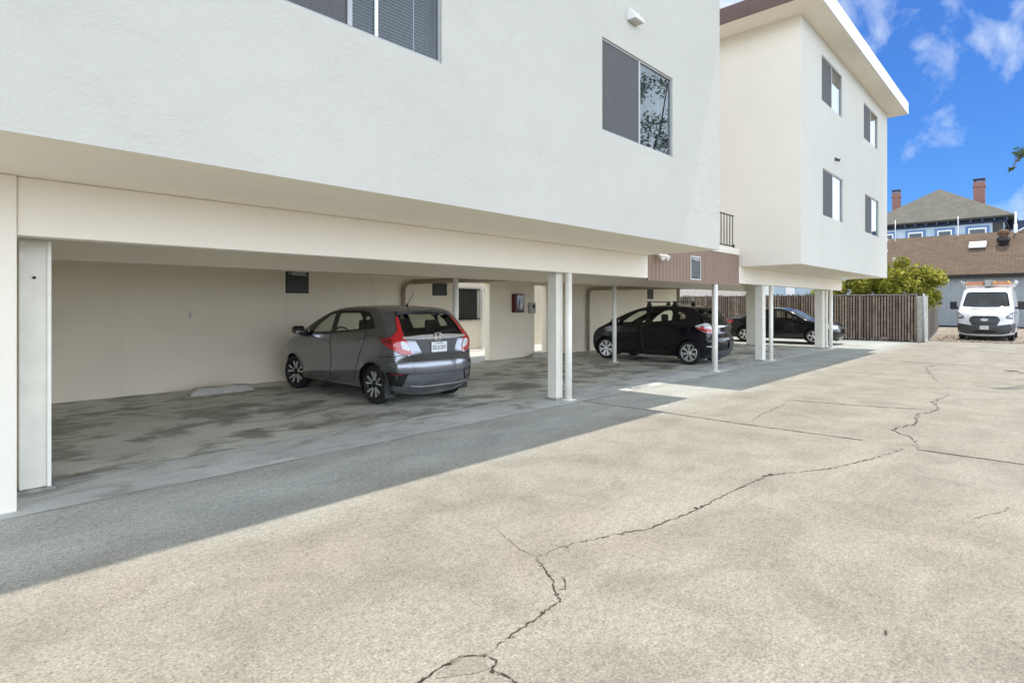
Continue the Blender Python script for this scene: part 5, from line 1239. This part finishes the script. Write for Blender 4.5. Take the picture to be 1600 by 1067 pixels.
for i in range(75):
    a, e = rr.uniform(0, 6.28), rr.random(); r_ = rr.uniform(.55, 1.0)
    cl.append(((1.35 * r_ * math.cos(a), 1.85 * r_ * math.sin(a) + .1, 1.5 + 2.15 * e * (1 - .35 * r_ * r_) + .1), rr.uniform(.28, .48)))
for y, z in ((-1.4, 1.7), (-1.2, 2.4), (-.9, 2.6), (.2, 3.2), (.9, 3.35), (1.3, 3.0), (1.9, 2.4), (2.4, 2.2), (2.9, 2.1), (3.3, 2.0), (2.7, 2.3)): cl.append(((rr.uniform(-.5, .3), y, z), rr.uniform(.35, .55)))
m = MB(); leaves(m, cl, 17000, .10, rr); m.build('foliage', 'leaf_yellow', bush, recalc=False)
m = MB(); 
fl = []
for y0, z0, y1, z1 in ((.6, 3.2, .15, 4.6), (1.3, 3.3, 1.7, 4.0), (-.1, 3.0, -.1, 3.7)):
    pts = limb(m, (-.3, y0, z0), (-.35, y1, z1), .014, .006, rr, 6, .05); fl += pts[2:]
m.build('flower_stem', 'bark', bush); m = MB()
for p in fl:
    for j in range(5):
        o_ = Vector((rr.uniform(-.06, .06), rr.uniform(-.08, .08), rr.uniform(-.05, .05))); b = bmesh.new(); bmesh.ops.create_icosphere(b, subdivisions=1, radius=rr.uniform(.02, .045))
        for v in b.verts: v.co = v.co + p + o_
        m._merge(b)
m.build('blossom', 'blossom', bush)
iv = MB(); rr2 = random.Random(5)
for i in range(14000):
    t = rr2.random() if i < 9000 else rr2.uniform(.6, 1); zf = rr2.random(); zf = zf if rr2.random() < .45 else 1 - zf * zf * .5
    x = 28.22 + .95 * t + rr2.uniform(0, .5); y = 20.0 - 15.95 * t; z = .05 + 1.85 * zf
    a = Vector((rr2.gauss(0, 1), rr2.gauss(0, 1), rr2.gauss(0, 1))).normalized(); b_ = a.orthogonal().normalized(); p = Vector((x, y, z)); s_ = rr2.uniform(.11, .21)
    iv.raw([p - a * s_, p + b_ * s_ * .6, p + a * s_, p - b_ * s_ * .6], [(0, 1, 2, 3)])
tag(iv.build('ivy', 'leaf_dark', recalc=False), kind='stuff')
# broad tree to the right of the picture: one branch reaches into the frame, its crown shows in the window glass
tree = empty('street_tree', (21.5, -5.0, 0), 0, 'leafy green tree at the right whose branch tip hangs into the sky', 'tree')
m = MB(); limb(m, (0, 0, 0), (.2, .1, 4.4), .28, .18, rr, 6, .02); tips = []
for i in range(10):
    a = i * .63 + rr.uniform(-.2, .2); e = (2.9 * math.cos(a), 2.6 * math.sin(a), rr.uniform(6.0, 10.0)); pts = limb(m, (.2, .1, rr.uniform(3.6, 4.4)), e, .10, .02, rr); tips += pts[2:]
u_ = lambda px, py, t: Vector(((0.7311 + (px - 800) / 900 * .6823) * t - 21.5, (.6823 - (px - 800) / 900 * .7311) * t + 5.0, 1.52 + (477 - py) / 900 * t))
bp = [Vector((-1.5, 1.6, 5.8)), u_(1650, 215, 11.8), u_(1612, 232, 11.7), u_(1592, 246, 11.6), u_(1582, 262, 11.6)]
bp = [bp[0], (bp[0] + bp[1]) / 2 + Vector((0, 0, .25))] + bp[1:]
for i in range(len(bp) - 1): m.tube(bp[i], bp[i + 1], .05 * (1 - i / 6), .05 * (1 - (i + 1) / 6), 8, False)
m.build('trunk', 'bark', tree)
cl = [(tuple(p + Vector((rr.uniform(-.5, .5), rr.uniform(-.5, .5), rr.uniform(-.2, .6)))), rr.uniform(.5, 1.0)) for p in tips for _ in range(2)]
m = MB(); leaves(m, cl, 20000, .075, rr)
leaves(m, [(tuple(u_(1612, 236, 11.7)), .17), (tuple(u_(1598, 244, 11.6)), .13), (tuple(u_(1594, 238, 11.6)), .12)], 150, .045, rr); leaves(m, [(tuple(u_(1581, 264, 11.6)), .055)], 26, .04, rr)
leaves(m, [(tuple(bp[2]), .4), (tuple(bp[1]), .5)], 300, .06, rr)
m.build('crown', 'leaf_green', tree, recalc=False)

# ------------------------------------------------------------------ buildings behind
shed = empty('long_shed', (0, 0, 0), 0, 'long grey blue metal shed with brown shingle roof behind the van', 'shed')
m = MB(); m.box(54, 64, -14, 30, 0, 3.62); m.build('wall', 'shed_siding', shed)
m = MB(); zr = lambda x: 3.78 + (x - 53.6) * .645
m.raw([(53.6, -14.5, zr(53.6)), (59.0, -14.5, zr(59.0)), (59.0, 30.5, zr(59.0)), (53.6, 30.5, zr(53.6)), (64.4, -14.5, zr(53.6)), (64.4, 30.5, zr(53.6))], [(0, 1, 2, 3), (1, 4, 5, 2)]); rf = m.build('roof', 'shingle_brown', shed)
m = MB(); m.box(53.45, 53.62, -14.5, 30.5, 3.52, 3.77); m.build('gutter', 'dark_gap', rf)
for i in range(7):
    m = MB(); y = -12 + i * 5.3; m.box(53.93, 53.995, y, y + .08, 0.0, 3.5); m.build('downpipe', 'shed_siding', shed)
rot = Matrix.Rotation(-math.atan(.645), 3, 'Y')
sk = empty('roof_sign', (57.0, 4.05, zr(57.0) + .12), 0, 'white panel with faded blue print lying on the brown shed roof', 'panel')
m = MB(); m.box(-.42, .42, -.52, .52, .05, .17, .02, rot=rot, piv=(0, 0, 0)); m.build('board', 'white_paint', sk)
m = MB(); m.box(-.25, .22, -.32, .30, .171, .176, rot=rot, piv=(0, 0, 0)); m.mi = 1; m.box(-.20, .18, .31, .40, .171, .178, rot=rot, piv=(0, 0, 0)); m.build('print', ['pale_blue_wall', 'blue_trim'], sk)
rv = empty('roof_vent', (57.2, 2.55, zr(57.2)), 0, 'rusty round turbine vent standing on the brown shed roof', 'roof vent')
m = MB(); m.lathe([(.28, -.4), (.28, .15), (.37, .20), (.42, .38), (.38, .55), (.24, .58)], 20, 'z'); m.build('base', 'plastic_black', rv)
m = MB(); m.lathe([(.25, .56), (.26, .74), (.36, .76), (.37, .98), (.28, 1.10), (.001, 1.15)], 20, 'z'); m.build('cap', 'rust', rv)
house = empty('blue_house', (0, 0, 0), 0, 'tall pale blue house with grey hipped roof and two brick chimneys behind the shed', 'house')
HX, HY0, HY1, HZ_ = 72.0, 2.3, 15.4, 10.1
m = MB(); m.box(HX + .9, HX + 13, HY0 + .9, HY1 - .9, 0, HZ_ - .55); m.build('wall', 'house_siding', house)
m = MB(); m.box(HX + .8, HX + 13.1, HY0 + .8, HY1 - .8, HZ_ - .55, HZ_ - .15); m.build('frieze', 'navy', house)
m = MB(); yc = (HY0 + HY1) / 2; A_ = [(HX, HY0, HZ_), (HX, HY1, HZ_), (HX + 13.5, HY1, HZ_), (HX + 13.5, HY0, HZ_), (HX + 6.2, yc, 14.25), (HX + 7.3, yc, 14.25)]
m.raw(A_, [(0, 1, 4), (1, 2, 5, 4), (2, 3, 5), (3, 0, 4, 5)]); m.box(HX, HX + 13.5, HY0, HY1, HZ_ - .16, HZ_ - .005); rf = m.build('roof', 'shingle_grey', house)
m = MB()
for i in range(14):
    y = HY0 + .6 + i * .9; m.box(HX + .1, HX + .8, y, y + .14, HZ_ - .42, HZ_ - .17)
m.build('bracket', 'navy', house)
def chimney(x, y, w, z0, z1):
    m = MB(); m.box(x - w / 2, x + w / 2, y - w / 2, y + w / 2, z0, z1); m.box(x - w / 2 - .07, x + w / 2 + .07, y - w / 2 - .07, y + w / 2 + .07, z1 - .55, z1 - .38); ch = m.build('chimney', 'brick', rf)
    m = MB(); m.box(x - w / 2 - .05, x + w / 2 + .05, y - w / 2 - .05, y + w / 2 + .05, z1 + .22, z1 + .30)
    for a in (-1, 1):
        for b_ in (-1, 1): m.box(x + a * w * .4 - .05, x + a * w * .4 + .05, y + b_ * w * .4 - .05, y + b_ * w * .4 + .05, z1, z1 + .22)
    m.build('cap', 'black_metal', ch)
chimney(HX + 5.2, 5.35, .92, 10.4, 14.35); chimney(HX + 6.2, 12.8, .74, 10.4, 14.35)
for y0, y1 in ((12.2, 13.3), (9.6, 10.9), (7.2, 8.4), (4.5, 5.9)):
    m = MB(); m.box(HX + .82, HX + .899, y0 - .22, y1 + .22, 6.6, HZ_ - .75); w_ = m.build('window', 'blue_trim', house)
    m = MB(); m.box(HX + .79, HX + .819, y0, y1, 6.8, HZ_ - .95); m.build('frame', 'white_paint', w_)
    m = MB(); m.box(HX + .77, HX + .789, y0 + .12, y1 - .12, 6.9, HZ_ - 1.1); m.build('pane', 'dark_glass', w_)
m = MB(); m.box(HX + .84, HX + .9, 3.25, 4.05, 6.0, HZ_ - .56); m.build('porch_opening', 'dim_room', house)
m = MB(); m.box(HX + 2, HX + 14, -9, 2.6, 0, 9.7); bw2 = m.build('side_wing', 'navy', house)
def mast(px, py0, py1, X, r, label, brace=False):
    u = (px - 800) / 900; t = X / (.7311 + u * .6823); y = (.6823 - u * .7311) * t; z0, z1 = 1.52 + (477 - py1) / 900 * t, 1.52 + (477 - py0) / 900 * t
    s_ = empty('roof_mast', (X, y, z0 - 1.2), 0, label, 'mast'); m = MB(); m.tube((0, 0, 0), (0, 0, z1 - z0 + 1.2), r, r * .8, 10); m.build('pipe', 'white_paint', s_)
    if brace: m = MB(); m.tube((.1, -1.6, z1 - z0 + .6), (0, 0, z1 - z0 - .4), .06, .06, 8); m.tube((0, 0, .9), (0, .0, 1.9), .15, .10, 12); m.build('brace', 'white_paint', s_)
mast(1399, 344, 375, 58.6, .03, 'thin white pipe on the shed ridge next to the far block corner'); mast(1497, 338, 372, 58.8, .033, 'thin white pipe on the shed ridge below the right chimney'); mast(1587, 331, 364, 58.8, .08, 'thick white braced mast on the shed ridge at the right', True)
nb = empty('neighbour_house', (0, 0, 0), 0, 'pale pinkish neighbouring house seen over the fence under the far block', 'house')
m = MB(); m.box(36, 46, 14.0, 34, 0, 6.5); m.build('wall', 'pale_wall', nb)
m = MB(); m.box(35.9, 35.995, 19.5, 20.9, 1.9, 2.75); m.build('window', 'grey_plastic', nb)
nb2 = empty('neighbour_house', (0, 0, 0), 0, 'pale blue neighbouring house seen over the fence above the black saloon', 'house')
m = MB(); m.box(37, 46, 7.4, 13.6, -.1, 3.2); m.build('wall', 'house_siding', nb2)
for y in (9.0, 11.2, 12.6): m = MB(); m.box(36.9, 36.995, y, y + .5, 1.2, 2.9); m.build('window_casing', 'white_paint', nb2)
